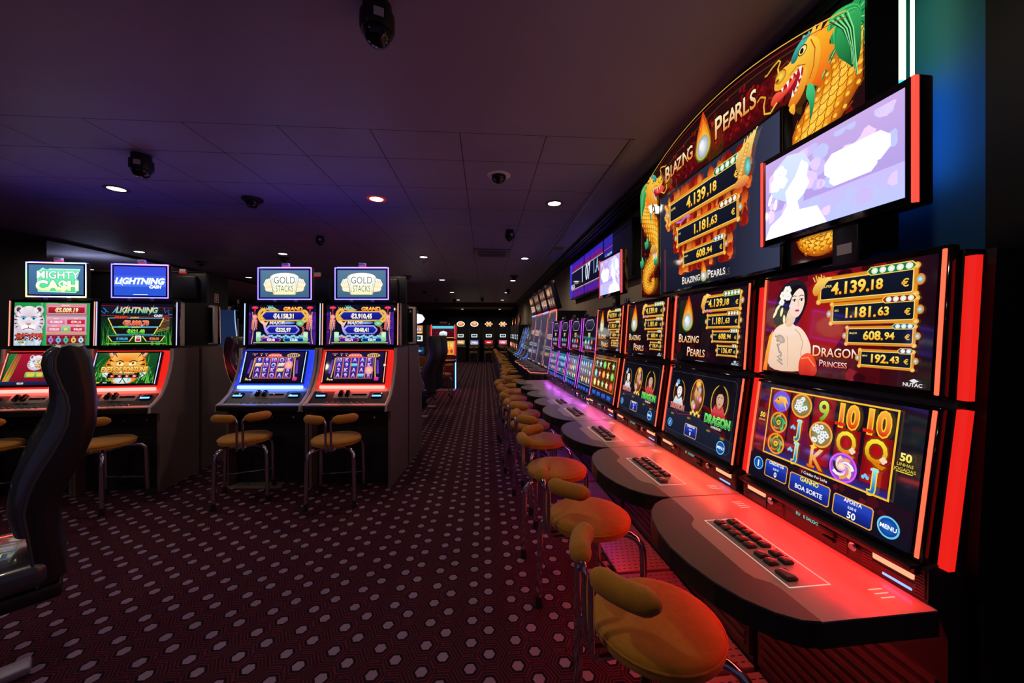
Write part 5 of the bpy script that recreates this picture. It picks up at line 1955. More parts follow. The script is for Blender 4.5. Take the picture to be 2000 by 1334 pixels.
def sign_dragon(a, f):
    """generic golden dragon; f maps drawing points (cm) to the panel"""
    def P(pts):
        return [f(*p) for p in pts]

    def sp(pts, c, c2=None, it=2):
        a.sp(P(pts), c, c2, it)
    g = random.Random(3)
    a.poly(P([(153, 0), (184, 0), (184, 92), (153, 92)]), (46, 6, 8), (16, 6, 8))
    for k in range(60):
        x, y = g.uniform(155, 182), g.uniform(2, 60)
        r = g.uniform(.6, 2.0)
        sp([(x - r, y), (x, y - r), (x + r, y), (x + .3, y + r * 1.3)], g.choice([(110, 12, 14), (150, 20, 16), (60, 8, 12)]), None, 1)
    # green mane sweeping back from the head
    for k in range(9):
        o = k * 1.7
        sp([(160 + o * .7, 78 + o * .6), (170 + o * .4, 84 + o * .5), (178, 92 + o * .4), (186, 98), (186, 92 - o), (180, 84 - o * .8), (172, 76 - o * .7), (166, 70 - o * .5)],
           ((8, 84, 46), (22, 130, 66), (10, 100, 56))[k % 3], ((60, 190, 100), (90, 214, 120), (40, 160, 90))[k % 3])
    for k in range(9):
        a.line(P([(166 + k * 1.2, 74 + k * .4), (172 + k, 82 + k * .6), (180 + k * .4, 92 - k), (184, 96 - k * 3)]), .45, (130, 230, 140) if k % 2 else (6, 70, 40))
    # scaly body: broad S down the panel with a coil at the foot
    body = [(183, 84), (180, 74), (175, 66), (168, 58), (161, 50), (156, 41), (158, 32), (165, 25), (173, 19), (174, 11), (168, 6), (161, 8), (160, 14)]
    wid = [16, 19, 20, 20, 19, 17, 16, 15, 14, 12, 10, 8, 5]
    C = []
    for i in range(len(body) - 1):
        p0, p1, p2, p3 = body[max(i - 1, 0)], body[i], body[i + 1], body[min(i + 2, len(body) - 1)]
        for q in range(6):
            t = q / 6
            C.append(tuple(.5 * ((2 * p1[j]) + (p2[j] - p0[j]) * t + (2 * p0[j] - 5 * p1[j] + 4 * p2[j] - p3[j]) * t * t + (3 * p1[j] - p0[j] - 3 * p2[j] + p3[j]) * t ** 3) for j in (0, 1)) + (wid[i] + (wid[i + 1] - wid[i]) * t,))
    cols = [(150, 62, 10), (226, 130, 20), (255, 196, 50), (255, 214, 80), (244, 160, 30), (190, 90, 14)]
    for i in range(len(C) - 1):
        rows = []
        for (x, y, w), (x1, y1, _) in ((C[i], C[i + 1]), (C[i + 1], C[min(i + 2, len(C) - 1)])):
            if (x, y) == (x1, y1):
                x, y = C[i][0], C[i][1]
            L = math.hypot(x1 - x, y1 - y) or 1
            nx, ny = (y1 - y) / L, -(x1 - x) / L
            bx, by = (C[i] if not rows else C[i + 1])[:2]
            rows.append([(bx + nx * w * (q / 5 - .5), by + ny * w * (q / 5 - .5)) for q in range(6)])
        pts = P([(max(153.5, min(183.5, x)), max(1, y)) for r in rows for x, y in r])
        a.raw(pts, [(q, q + 1, q + 7, q + 6) for q in range(5)], [a.col(c) for c in cols] * 2)
        if i % 2 == 0:
            for q in range(5):
                u = (q + (.5 if i % 4 else 0)) / 5 - .45
                x, y, w = C[i]
                x1, y1 = C[i + 1][:2]
                L = math.hypot(x1 - x, y1 - y) or 1
                dx, dy = (x1 - x) / L, (y1 - y) / L
                cx, cy = x + dy * w * u, y - dx * w * u
                s = w * .105
                if 154 < cx < 183 and cy > 2:
                    a.line(P([(cx + dy * s + dx * -s, cy - dx * s + dy * -s), (cx + dy * s * .6 + dx * s * .4, cy - dx * s * .6 + dy * s * .4), (cx + dx * s, cy + dy * s),
                              (cx - dy * s * .6 + dx * s * .4, cy + dx * s * .6 + dy * s * .4), (cx - dy * s - dx * s, cy + dx * s - dy * s)]), .42, (176, 84, 10))
                    a.ell(*f(cx, cy), s * .42, s * .42, (250, 178, 40), (255, 214, 84), 7)
    for (x, y) in ((171, 40), (155, 24), (180, 26)):
        sp([(x - 4, y), (x, y + 9), (x + 1.5, y + 3), (x + 5, y + 6), (x + 3, y - 3)], (12, 100, 60), (90, 220, 140))
    sp([(153, 36), (160, 40), (166, 36), (162, 31), (154, 30)], (170, 100, 30), (236, 180, 80))
    for k in range(3):
        sp([(154 + k * 2.4, 32), (156 + k * 2.4, 32), (153.6 + k * 2.4, 25)], (240, 230, 220), None, 1)
    for (x, y, r) in ((162, 62, 1.6), (166, 46, 1.2), (158, 56, 1.0)):
        a.ell(*f(x, y), r, r, (240, 130, 20), (255, 220, 90), 9)
    def fh(x, y):
        return f(x + 6 if x < 155 else 161 + (x - 155) * .66, y if y < 97 else 97 + (y - 97) * .6)

    def Ph(pts):
        return [fh(*p) for p in pts]

    def sph(pts, c, c2=None, it=2):
        a.sp(Ph(pts), c, c2, it)
    # more of the mane falls over the shoulder
    for k in range(7):
        o = k * 1.9
        sp([(169 + o * .5, 97 - o * .4), (175 + o * .5, 99 - o * .5), (184, 94 - o * .4), (184, 84 - o * 1.3), (181, 76 - o * .8), (177 + o * .2, 74 - o * .3), (174, 82 - o * .3)],
           ((6, 80, 44), (24, 136, 70), (10, 104, 58))[k % 3], ((50, 176, 92), (84, 210, 116), (36, 150, 84))[k % 3])
    for k in range(8):
        a.line(P([(172 + k, 96 - k * .3), (177 + k * .6, 88 - k * .5), (180 + k * .3, 78 - k), (180.6 + k * .3, 70 - k)]), .4, (140, 236, 150) if k % 2 else (4, 64, 36))
    # head: flaming cheek, skull, jaws, brow
    sph([(158, 92), (163, 100), (166, 101), (165, 95), (172, 99), (169, 92), (176, 92), (170, 87), (176, 83), (170, 80), (173, 74), (167, 76), (166, 69), (161, 73), (157, 72), (154, 84)], (236, 84, 16), (255, 190, 40), 1)
    sph([(157, 96), (160, 103), (163, 104), (162, 98), (168, 102), (165, 95)], (250, 150, 30), (255, 220, 90), 1)
    sph([(138, 86), (139, 91), (143, 94), (147, 93), (149, 96), (153, 99.5), (159, 99), (165, 93), (166, 85), (163, 77), (159, 73), (155, 75), (156, 82), (153, 87), (148, 85), (143, 83), (140, 84)], (236, 130, 20), (255, 214, 70))
    sph([(157, 84), (156, 76), (153, 71), (149, 68.4), (146, 71), (147, 74), (150, 77), (152, 81), (153, 85)], (226, 110, 22), (255, 190, 60))
    sph([(141, 83), (147, 85), (152, 87.4), (154.6, 85), (152.4, 79), (149, 74.6), (147.6, 77), (145, 80)], (120, 8, 22), (200, 24, 40))
    sph([(144, 81), (139, 84.4), (135.6, 80), (138, 76.6), (142, 78), (147, 79.6), (151, 83.6), (148, 84)], (210, 40, 36), (255, 100, 70))
    for (x, y, d) in ((143, 83.6, -2.4), (146, 84.8, -4), (152.6, 87, -5), (148.6, 74.6, 3.6), (151.2, 78, 3), (148.4, 85.6, -2), (150.4, 86.4, -2), (152.6, 81, 2.2), (150.2, 76.2, 2.2)):
        a.poly(Ph([(x - .8, y), (x + .8, y), (x + .1, y + d)]), (250, 248, 244))
    sph([(147, 93), (150, 99), (155, 103), (160, 100), (157, 98), (153, 95.6), (150, 90.6)], (8, 100, 104), (70, 200, 180))
    sph([(153, 100), (154, 105), (156, 101), (158, 104), (159, 99)], (10, 120, 110), (90, 220, 200), 1)
    a.ell(*fh(153.6, 94.2), 2.3, 2.0, (60, 20, 6), None, 16)
    a.ell(*fh(153.6, 94.2), 1.9, 1.6, (250, 220, 100), (255, 250, 220), 16)
    a.ell(*fh(153.3, 94.1), .95, 1.1, (12, 10, 10), None, 12)
    a.ell(*fh(142, 90.4), 3.2, 2.8, (214, 140, 20), (255, 230, 90), 18)
    a.ring(*fh(142, 90.4), 3.2, 2.8, .4, (170, 90, 10))
    a.ell(*fh(140.4, 89.4), .9, .7, (120, 50, 10), None, 10)
    a.line(Ph([(147, 87), (151, 88.6), (155, 86)]), .4, (170, 80, 10))
    a.line(Ph([(159, 96), (162, 90), (161, 82), (158, 77)]), .5, (200, 90, 14))
    a.line(Ph([(141, 93), (140.6, 96), (142, 99.6), (141, 102), (137.6, 101), (134, 98), (132.6, 99)]), .9, (250, 200, 60), (220, 150, 40))
    a.line(Ph([(140, 78), (136, 75), (132.4, 77), (132, 82), (133, 86), (130, 88.4), (127.6, 87)]), .9, (250, 200, 60), (220, 150, 40))
    sph([(157, 76), (162, 72), (162, 64), (158, 55), (158.6, 65), (155, 70)], (8, 100, 64), (70, 210, 130))
    sph([(146.4, 70), (150, 71), (150, 64), (147.4, 67)], (240, 140, 30), (255, 200, 60), 1)


def build_sign():
    X0, YL, ZB = 1.345, 3.064, 1.795
    t = thing('jackpot_sign', 'huge arched jackpot sign with two golden dragons above the right row of machines', 'sign', (X0, YL, ZB), R(-90))

    def top(x):
        return .905 + .185 * (1 - ((x - .92) / .92) ** 2)
    out = [(0, 0), (1.84, 0)] + [(1.84 - 1.84 * i / 24, top(1.84 - 1.84 * i / 24)) for i in range(25)]
    b = MB()
    b.prism(out, 0.0, .12, 'y')
    b.build('sign_box', M_BLACK, t)
    a = Art(184, 110)
    a.v, a.f, a.c, a.z = [], [], [], 0
    inn = [(1, 72.5), (183, 72.5)] + [(183 - 182 * i / 24, top((183 - 182 * i / 24) / 100) * 100 - 3) for i in range(25)]
    a.poly(inn, (60, 6, 10), (26, 8, 10))
    g = random.Random(6)
    for k in range(26):
        x = 30 + k * 5
        a.ell(x, 84, 9, 8, (70, 6, 10), (134, 14, 18), 16)
    for k in range(170):
        x = g.uniform(34, 150)
        y = g.uniform(75, top(x / 100) * 100 - 9)
        r = g.uniform(.5, 1.8)
        a.sp([(x - r, y), (x, y - r), (x + r, y + .3), (x + .4, y + r)], g.choice([(140, 12, 16), (110, 10, 14), (160, 24, 20), (60, 6, 10), (40, 6, 8)]), None, 1)
    sign_dragon(a, lambda x, y: (x, y if y < 60 else 60 + (y - 60) * .83))
    sign_dragon(a, lambda x, y: (184 - x, y if y < 60 else 60 + (y - 60) * .83))
    # letters on the banner, a small step per letter along the arch
    for word, xs, s0 in (('BLAZING', (47.5, 53.9, 58.3, 63.2, 67.8, 71.5, 76.5), 11.2), ('PEARLS', (106, 112.4, 117.6, 123.2, 128.4, 133), 12)):
        for i, ch in enumerate(word):
            s = s0 if i == 0 else s0 * .76
            x = xs[i]
            y = 78.4 + 3.0 * (1 - ((x - 92) / 60) ** 2) - (0 if i else 1)
            a.text(ch, x, y, s, (236, 130, 20), (255, 244, 190), 'c', .84, 0, .015, (40, 4, 4), .05)
    flame_pearl(a, 91, 82, 6.0)
    for off, w, c in ((-4.6, .5, (236, 180, 70)), (-7, .3, (170, 40, 30))):
        a.line([(4 + 176 * i / 30, top((4 + 176 * i / 30) / 100) * 100 + off) for i in range(31)], w, c)
    a.build('banner', 1.84, 1.10, t, (.92, -.002, 0), (R(90), 0, 0))
    b = MB()
    b.rbox(-.585, 0, -.04, .585, .735, .012, .006)
    d = b.build('display', M_GLOSSBLK, t, (.905, -.012, -.015), (R(90), 0, 0))
    art_jackpot().build('display_screen', 1.145, .70, d, (0, .018, .0132))
    return t


# green and blue light tubes in the dark alcove beside the sign
def light_tube(y, z0, z1, r, x, label):
    t = thing('light_tube', label, 'light tube', (x, y, z0), 0, 'light tubes beside the jackpot sign')
    b = MB()
    h = z1 - z0
    b.lathe([(0, h * .5), (r, h * .5), (r, h), (0, h)], n=12)
    b.build('green_tube', glow('tube_green', (.45, 1.0, .32), 3.2), t)
    b = MB()
    b.lathe([(0, 0), (r, 0), (r, h * .5), (0, h * .5)], n=12)
    b.build('blue_tube', glow('tube_blue', (.02, .30, .85), 6.0), t)
    b = MB()
    for q in (-.012, h):
        b.lathe([(0, q), (r * 1.2, q), (r * 1.2, q + .012), (0, q + .012)], n=12)
    b.build('end_cap', M_BLACK, t)
    return t


def wall_panel(y0, y1, art, label):
    t = thing('wall_display', label, 'display', (1.62, y0, 2.12), R(-90), 'video panels high on the right wall')
    w = y0 - y1
    b = MB()
    b.rbox(0, 0, 0, w, .099, .66, .006)
    b.build('casing', M_BLACK, t)
    if art:
        art.build('screen', w - .03, .63, t, (w / 2, -.0015, .015), (R(90), 0, 0))
    return t


def art_wall(part):
    a = Art(100, 64, (10, 12, 40), (20, 18, 70))
    W = 300

    def X(u):
        return u - part * 100
    if part < 2:
        a.rect(0, 50, 100, 64, (70, 20, 130), (40, 40, 190))
        a.rect(0, 0, 100, 12, (60, 20, 120), (60, 40, 180))
        g = random.Random(part)
        for k in range(12):
            x = g.uniform(0, 90)
            a.rect(x, 51, x + 10, 60, (130, 20, 90), (60, 30, 190))
            x = g.uniform(0, 90)
            a.rect(x, 2, x + 10, 10, (120, 20, 90), (50, 30, 190))
        for y, c in ((48.6, (220, 50, 80)), (46.6, (190, 210, 240)), (13, (220, 50, 80)), (15, (190, 210, 240))):
            a.rect(0, y, 100, y + .9, c)
        a.rect(0, 17, 100, 46, (8, 10, 34), (14, 16, 50))
    if part == 0:
        a.rect(0, 0, 14, 64, (40, 50, 200), (60, 60, 230))
        a.text('MEGA', 24, 17, 8, (190, 200, 230), None, 'c', 1, 0, .05)
        a.text('1', 92, 22, 26, (210, 226, 240), None, 'c', .8, 0, .03)
    if part == 1:
        a.text('07', 22, 22, 26, (210, 226, 240), None, 'c', .8, 0, .03)
        a.text('1.A', 68, 26, 20, (150, 190, 220), None, 'c', .8, 0, .02)
    if part == 2:
        a.poly([(0, 0), (36, 0), (36, 64), (0, 64)], (20, 20, 70), (50, 40, 170))
        a.rect(0, 48, 36, 49, (220, 50, 80))
        a.text('APJE', 18, 26, 16, (150, 190, 220), None, 'c', .7, 0, .02)
        a.hrect(36, 0, 100, 64, (14, 14, 40), (8, 8, 12))
    return a


def art_topper_woman(flip=False):
    a = Art(56, 36, (176, 160, 235), (206, 176, 236))
    a.k = 1.25
    a.rect(0, 0, 56, 12, (176, 186, 250), (190, 176, 240))
    a.specks(2, 2, 54, 34, 46, 4, [(214, 190, 246), (190, 176, 244), (226, 196, 240), (180, 186, 250)], 12)
    a.k = 1.5
    a.plate(29, 16, 52, 26, (250, 240, 255), (255, 250, 255), 3)
    a.plate(31, 13, 48, 18, (244, 236, 255), None, 2)
    a.k = 1.2
    a.poly([(3, 20), (5, 31), (12, 35), (20, 33), (23, 27), (21, 20), (12, 14)], (190, 206, 250), (206, 216, 252))
    a.k = 1.6
    a.poly([(0, 0), (3, 6), (9, 9), (12, 13), (11, 19), (16, 24), (19, 30), (22, 27), (21.4, 22), (22.6, 19), (20, 15), (17, 13), (18, 9), (26, 8), (30, 0)], (255, 252, 255))
    for (fx, fy, r) in ((8, 28, 3), (6, 24, 2.6), (9.5, 24, 2.2)):
        for q in range(5):
            a.ell(fx + r * .7 * math.cos(q * 1.257), fy + r * .7 * math.sin(q * 1.257), r * .6, r * .6, (255, 255, 255), None, 8)
    for (fx, fy, q) in ((3, 18, 70), (6, 15, 80)):
        a.ell(fx, fy, 2.6, .9, (250, 246, 255), None, 8, rot=q)
    if flip:
        a.v = [(56 - p[0], p[1], p[2]) for p in a.v]
        a.f = [tuple(reversed(f)) for f in a.f]
        a.c = [list(reversed(c)) for c in a.c]
    return a


# ---------------------------------------------------------------- distant machines
def make_upright(label, topper, seed, belly, group, h=1.78, z0=.72):
    """tall narrow cabinet: belly glass, reel window and a lit topper; origin on the floor at the front"""
    t = thing('slot_machine', label, 'slot machine', (0, 0, 0), 0, group)
    b = MB()
    b.prism([(0, 0), (0, .70), (-.12, .72), (-.12, .78), (0, .86), (.03, 1.16), (.06, h), (.5, h), (.5, 0)], -.27, .27, 'x')
    b.build('cabinet', M_BODY, t)
    g = random.Random(seed)
    a = Art(40, 20, belly[0], belly[1])
    a.ell(20, 10, 13, 3.4, belly[2], (255, 255, 240), 14)
    a.specks(2, 2, 38, 18, 14, 2, [belly[2], belly[1]], seed)
    a.build('belly_glass', .40, .21, t, (0, -.002, .90), (R(84), 0, 0))
    a = Art(30, 22, (200, 110, 40), (230, 150, 60))
    for k in range(3):
        a.ell(7 + k * 8, 12, 3.6, 6, g.choice([(250, 230, 200), (90, 130, 220), (220, 60, 60), (120, 200, 90)]), (255, 250, 240), 12)
    a.rect(2, 1, 28, 4, (250, 220, 160))
    a.build('reel_window', .30, .22, t, (0, .047, 1.48), (R(87), 0, 0))
    a = Art(30, 18, (236, 240, 245), (255, 255, 255))
    a.rect(4, 4, 26, 15, (20, 40, 50), (40, 70, 80))
    a.text('125', 15, 7, 5, (120, 200, 170), None, 'c', 1, 0, .03)
    a.build('credit_display', .30, .16, t, (0, .032, 1.27), (R(87), 0, 0))
    b = MB()
    b.rbox(-.25, -.14, .775, .25, -.02, .80, .01)
    b.build('button_deck', M_DESKDARK, t)
    for sx in (-1, 1):
        b = MB()
        b.tube([(sx * .262, .0, .88), (sx * .262, .025, 1.16), (sx * .262, .055, h - .03)], .008, 6)
        b.build('edge_trim', M_STEEL, t)
    if topper:
        kind, c0, c1 = topper
        b = MB()
        b.lathe([(0, -.03), (1, -.03), (1.02, 0), (1, .02), (0, .02)], n=28, sx=.21, sy=.14)
        tp = b.build('topper', M_BLACK, t, (0, .12, h + .17), (R(90), 0, 0))
        a = Art(40, 26)
        a.v, a.f, a.c, a.z = [], [], [], 0
        if kind == 'oval':
            a.k = 1.5
            a.ell(20, 13, 19.5, 12.6, (250, 246, 236), None, 28)
            a.k = 1.0
            a.ell(20, 13, 15.6, 9.4, c0, c1, 26)
        elif kind == 'burst':
            for q in range(6):
                a.k = 1.5
                a.ell(20 + 14.5 * math.cos(q * 1.047), 13 + 9 * math.sin(q * 1.047), 4.6, 3.4, (250, 246, 236), None, 12)
            a.k = 1.0
            a.ell(20, 13, 15, 9, c0, c1, 26)
        elif kind == 'white':
            a.k = 1.6
            a.poly([(1, 13), (8, 23), (20, 25.6), (32, 23), (39, 13), (32, 3), (20, .6), (8, 3)], (255, 250, 240))
            a.line([(1, 13), (8, 23), (20, 25.6), (32, 23), (39, 13), (32, 3), (20, .6), (8, 3), (1, 13)], 1, (180, 160, 240))
        else:
            a.ell(20, 13, 19, 12, c0, c1, 20)
        a.k = 1
        if kind in ('oval', 'burst'):
            a.poly([(12, 11), (28, 11), (29, 16), (20, 18), (11, 16)], c1, (255, 240, 170))
        a.build('topper_screen', .42, .28, tp, (0, -.14, .021))
        b = MB()
        b.tube([(0, .12, h - .01), (0, .12, h + .05)], .02, 8)
        b.tube([(0, .12, h + .30), (0, .12, h + .40)], .012, 8)
        b.build('topper_mount', M_STEEL, t)
    return t


def make_arc(label, seed, group, tall=True, edge=None, body=None):
    """machine whose single display sweeps down in a curve to the desk, with a leaning box on top"""
    t = thing('slot_machine', label, 'slot machine', (0, 0, 0), 0, group)
    b = MB()

    def curve(f):                                    # f = 0 at the desk, 1 at the top
        y = .0 + .13 * (1 - (1 - f) ** 2.0)
        return y, .93 + .92 * f
    prof = [(.05, 0), (.05, .80), (-.02, .86)] + [curve(i / 10) for i in range(11)] + [(.60, 1.85), (.60, 0)]
    b.prism(prof, -.315, .315, 'x')
    b.build('cabinet', body or M_BODY, t)
    g = random.Random(seed)
    a = Art(50, 100, (70, 56, 90), (110, 96, 120))
    for i in range(10):
        a.rect(1, i * 10, 49, i * 10 + 9.4, g.choice([(120, 100, 130), (150, 140, 140), (90, 70, 120), (140, 120, 110), (100, 90, 140)]), g.choice([(170, 160, 160), (120, 90, 150), (160, 150, 130)]))
        a.text(g.choice(['777', 'BAR', 'A', 'WIN', 'K', '88']), 25, i * 10 + 2.4, 5, g.choice([(230, 210, 230), (210, 190, 150), (110, 60, 120)]), None, 'c', 1, 0, .05)
    a.ell(25, 16, 14, 8, (230, 110, 60), (255, 220, 180), 16)
    a.ell(25, 4, 16, 5, (220, 225, 235), (60, 60, 80), 16)
    if seed % 2 == 0:
        a.poly([(2, 48), (48, 62), (48, 100), (30, 96), (10, 74)], (240, 90, 40), (250, 130, 90))
    a.c = [[tuple(q * .5 for q in c) for c in f] for f in a.c]
    # bend the picture along the curve
    o = a.build('curved_screen', .54, 1.0, t)
    for v in o.data.vertices:
        f = min(1, max(0, v.co.y))
        y, z = curve(f)
        y2, z2 = curve(min(1, f + .02))
        y1, z1 = curve(max(0, f - .02))
        L = math.hypot(y2 - y1, z2 - z1)
        ny, nz = -(z2 - z1) / L, (y2 - y1) / L
        h = v.co.z + .004
        v.co = (v.co.x, y + ny * h, z + nz * h)
    for sx in (-1, 1):
        b = MB()
        b.tube([(sx * .305, curve(i / 12)[0] - .004, curve(i / 12)[1]) for i in range(13)], .009, 6)
        b.build('light_strip', edge or glow('arc_edge', (.5, .42, .62), .22), t)
    b = MB()
    b.prism([(-.318, -.10), (-.20, -.28), (.20, -.28), (.318, -.10), (.318, .06), (-.318, .06)], .84, .90, 'z')
    d = b.build('desk', M_DESKDARK, t)
    b = MB()
    b.tube([(-.317, .02, .87), (-.317, -.10, .87), (-.203, -.285, .87), (.203, -.285, .87), (.317, -.10, .87), (.317, .02, .87)], .007, 6)
    b.build('edge_light', glow('arc_desk_edge', (1, .22, .16), .8), d)
    for k in range(6):
        b = MB()
        b.rbox(-.02, -.016, 0, .02, .016, .012, .004)
        b.build('button', mat('arc_button', S(150, 110, 120), .3), d, (-.18 + .07 * k, -.2 + .05 * (k % 2), .90))
    if tall:
        b = MB()
        b.rbox(-.318, 0, -.08, .318, .42, 0, .01)
        u = b.build('upper_box', M_BLACK, t, (0, .13, 1.87), (R(90 + 14), 0, 0))
        a = Art(60, 40, (40, 18, 24), (66, 34, 40))
        for i in range(3):
            for j in range(2):
                a.plate(4 + i * 18, 3 + j * 18, 20 + i * 18, 19 + j * 18, g.choice([(110, 40, 30), (90, 60, 50), (70, 50, 90)]), (140, 110, 90), 1)
                a.ell(12 + i * 18, 11 + j * 18, 5, 5, g.choice([(180, 120, 60), (150, 150, 160), (190, 70, 50)]), (230, 210, 180), 12)
        if seed % 3 == 1:
            a.ell(24, 30, 9, 6, (250, 150, 60), (255, 230, 180), 14)
        a.c = [[tuple(q * .7 for q in c) for c in f] for f in a.c]
        a.build('upper_screen', .60, .38, u, (0, .02, .0015))
        b = MB()
        b.tube([(-.31, .115, 1.862), (.31, .115, 1.862)], .012, 8)
        b.build('light_bar', glow('arc_bar_%d' % (seed % 2), (1, .12, .08) if seed % 2 else (.35, .35, 1.0), 1.6), t)
    b = MB()
    b.lathe([(0, 0), (.02, 0), (.02, .05), (.026, .055), (.026, .08), (0, .085)], n=10)
    b.build('signal_lamp', M_CHROME, t, (0.1, .10, 2.27 if tall else 1.85))
    return t


def make_slant(label, seed, group):
    """slim leaning cabinet with blue-lit side, seen from the end of its row"""
    t = thing('slot_machine', label, 'slot machine', (0, 0, 0), 0, group)
    b = MB()
    b.prism([(.05, 0), (.05, .74), (-.10, .78), (-.10, .83), (0, .86), (.06, 1.0), (.26, 1.66), (.34, 1.70), (.64, 1.62), (.66, 0)], -.26, .26, 'x')
    b.build('cabinet', mat('navy_side', S(26, 34, 78), .4, noise=.15), t)
    a = art_fruit(seed, True)
    a.c = [[tuple(q * .22 for q in c) for c in f] for f in a.c]
    a.build('screen', .44, .66, t, (0, .055, 1.0), (R(90 - 17), 0, 0))
    for sx in (-1, 1):
        b = MB()
        b.tube([(sx * .25, -.10, .845), (sx * .25, .0, .885), (sx * .25, .055, 1.0), (sx * .25, .25, 1.65)], .010, 6)
        b.build('light_strip', glow('slant_edge_%d' % (seed % 3), ((.10, .2, 1.0), (.5, .5, .6), (.6, .55, .5))[seed % 3], 1.0 if seed % 3 == 0 else .15), t)
    b = MB()
    b.rbox(-.25, -.11, .82, .25, .03, .845, .01)
    b.build('button_deck', M_DESKDARK, t)
    b = MB()
    b.rbox(-.10, -.104, .78, .10, -.095, .815, .004)
    b.build('deck_light', glow('deck_blue', (.25, .5, 1.0), .9), t)
    b = MB()
    b.lathe([(0, 0), (.018, 0), (.018, .10), (.024, .105), (.024, .15), (0, .16)], n=10)
    b.build('signal_lamp', mat('lamp_amber', S(214, 170, 90), .3, .5), t, (.0, .36, 1.69))
    return t


# ================================================================ placing everything
ROW = R(2.4)
RZ = R(-90) + ROW


def row_point(s, side=0.0):
    """s metres along the right row from its near end; side = metres into the aisle"""
    return (1.20 - math.sin(ROW) * s - math.cos(ROW) * side, .86 + math.cos(ROW) * s - math.sin(ROW) * side)


def put(o, x, y, rz):
    o.location = (x, y, 0)
    o.rotation_euler = (0, 0, rz)
    return o


GR = 'slot machines in the right-hand row'
WHITE_T = glow('topper_edge', (1.0, .055, .035), 1.7)
specs = [
    ('slot machine with a woman in red on its upper screen, nearest in the right row', art_princess(), art_reels(), ORANGE, RED, RED,
     (art_topper_woman(), .555, .365, 1.862, WHITE_T, .005, -.03), False),
    ('pearl-screen slot machine right beside the one with the woman in red', art_pearls('136.', '87'), art_menu(), ORANGE, RED, RED, None, False),
    ('pearl-screen slot machine third from the near end of the right row', art_pearls('136.', '87'), art_menu(), ORANGE, RED, RED, None, False),
    ('slot machine with orange fruit reels and bright topper, next to violet-edged machines', art_pearls('136.', '40'), art_fruit(5, False), ORANGE, RED, VIOLET,
     (art_topper_woman(True), .52, .37, 1.83, glow('topper_edge_dim', (.9, .1, .12), .9), .02, .0), True),
]
for i, (lb, up, lo, st, sd, un, tp, cd) in enumerate(specs):
    m = make_slot(lb, up, lo, st, sd, un, GR, True, tp, cd, wash=[(2.6, .02, .02), (1.0, .07, .035), (1.0, .08, .06), (.8, .08, .35)][i], lamp=(2.3, 1.1, .7, .45)[i])
    x, y = row_point(.3475 + .695 * i)
    put(m, x, y, RZ)
    sx, sy = ((.565, 1.20), (.54, 1.91), (.505, 2.60), (.51, 3.31))[i]
    stool(sx, sy, RZ + R((9, 16, -22, 14)[i]), ('mustard stool with split back, nearest to the camera at the right row', 'mustard stool second from the near end of the right row',
                                          'mustard stool third from the near end of the right row', 'mustard stool at the fruit machine with the bright topper')[i])
VG = 'violet-edged machines in the right row'
for i in range(4):
    lb = ('violet-edged slot machine with blue reels, next to the red-lit ones', 'violet-edged slot machine second from the red-lit ones', 'violet-edged slot machine third from the red-lit ones',
          'violet-edged slot machine against the tall curved-screen bank')[i]
    m = make_slot(lb, art_meter(i + 1), art_fruit(i + 11, True), VIOLET, VIOLET, VIOLET, VG, i == 0, None, True, wash=(.28, .04, .40))
    m.scale = (.74, 1, .965)
    s = 2.80 + .26 + .518 * i
    x, y = row_point(s, -.03)
    put(m, x, y, RZ)
    sx, sy = row_point(s, .60)
    stool(sx, sy, RZ + R((20, -14, 4, -10)[i]), ('mustard stool at the first violet-edged machine', 'mustard stool at the second violet-edged machine', 'mustard stool at the third violet-edged machine',
                                              'mustard stool at the last violet-edged machine')[i])
AG = 'tall curved-screen machines in the right row'
ORD = ('first', 'second', 'third', 'fourth', 'fifth', 'sixth', 'seventh', 'eighth')
for i in range(4):
    m = make_arc('tall curved-screen slot machine, %s beyond the violet-edged machines' % ORD[i], i + 1, AG,
                 edge=glow('arc_edge_red', (1, .25, .15), 1.2) if i == 0 else None)
    put(m, 1.00 - .015 * i, 6.10 + .66 * i, R(-90))
    stool(.53 + .03 * i, 6.08 + .66 * i, RZ + R((10, -12, 8, -6)[i]), 'mustard stool %s along the tall curved-screen bank' % ORD[i])
BG = 'slim navy-sided machines in the right row'
for i in range(5):
    m = make_slant('slim navy-sided slot machine, %s past the curved-screen bank' % ORD[i], i * 3 if i == 0 else i, BG)
    put(m, 1.04, 9.15 + .72 * i, R(-90))
    stool(.62, 9.15 + .72 * i, R(-90 + (8, -10, 5, 12, -6)[i]), 'mustard stool %s along the slim navy-sided machines' % ORD[i])
FG = 'machines near the far end of the right row'
for i in range(5):
    m = make_upright('upright slot machine %s beyond the slim navy-sided ones' % ORD[i], None if i % 2 else ('dark', (120, 30, 30), (220, 120, 80)), 40 + i,
                     ((120, 40, 20), (230, 120, 60), (255, 210, 160)), FG)
    put(m, 1.10, 13.1 + .78 * i, R(-90))
    stool(.63, 13.1 + .78 * i, R(-90 + (7, -8, 3, 10, -5)[i]), 'mustard stool %s along the far upright machines' % ORD[i])

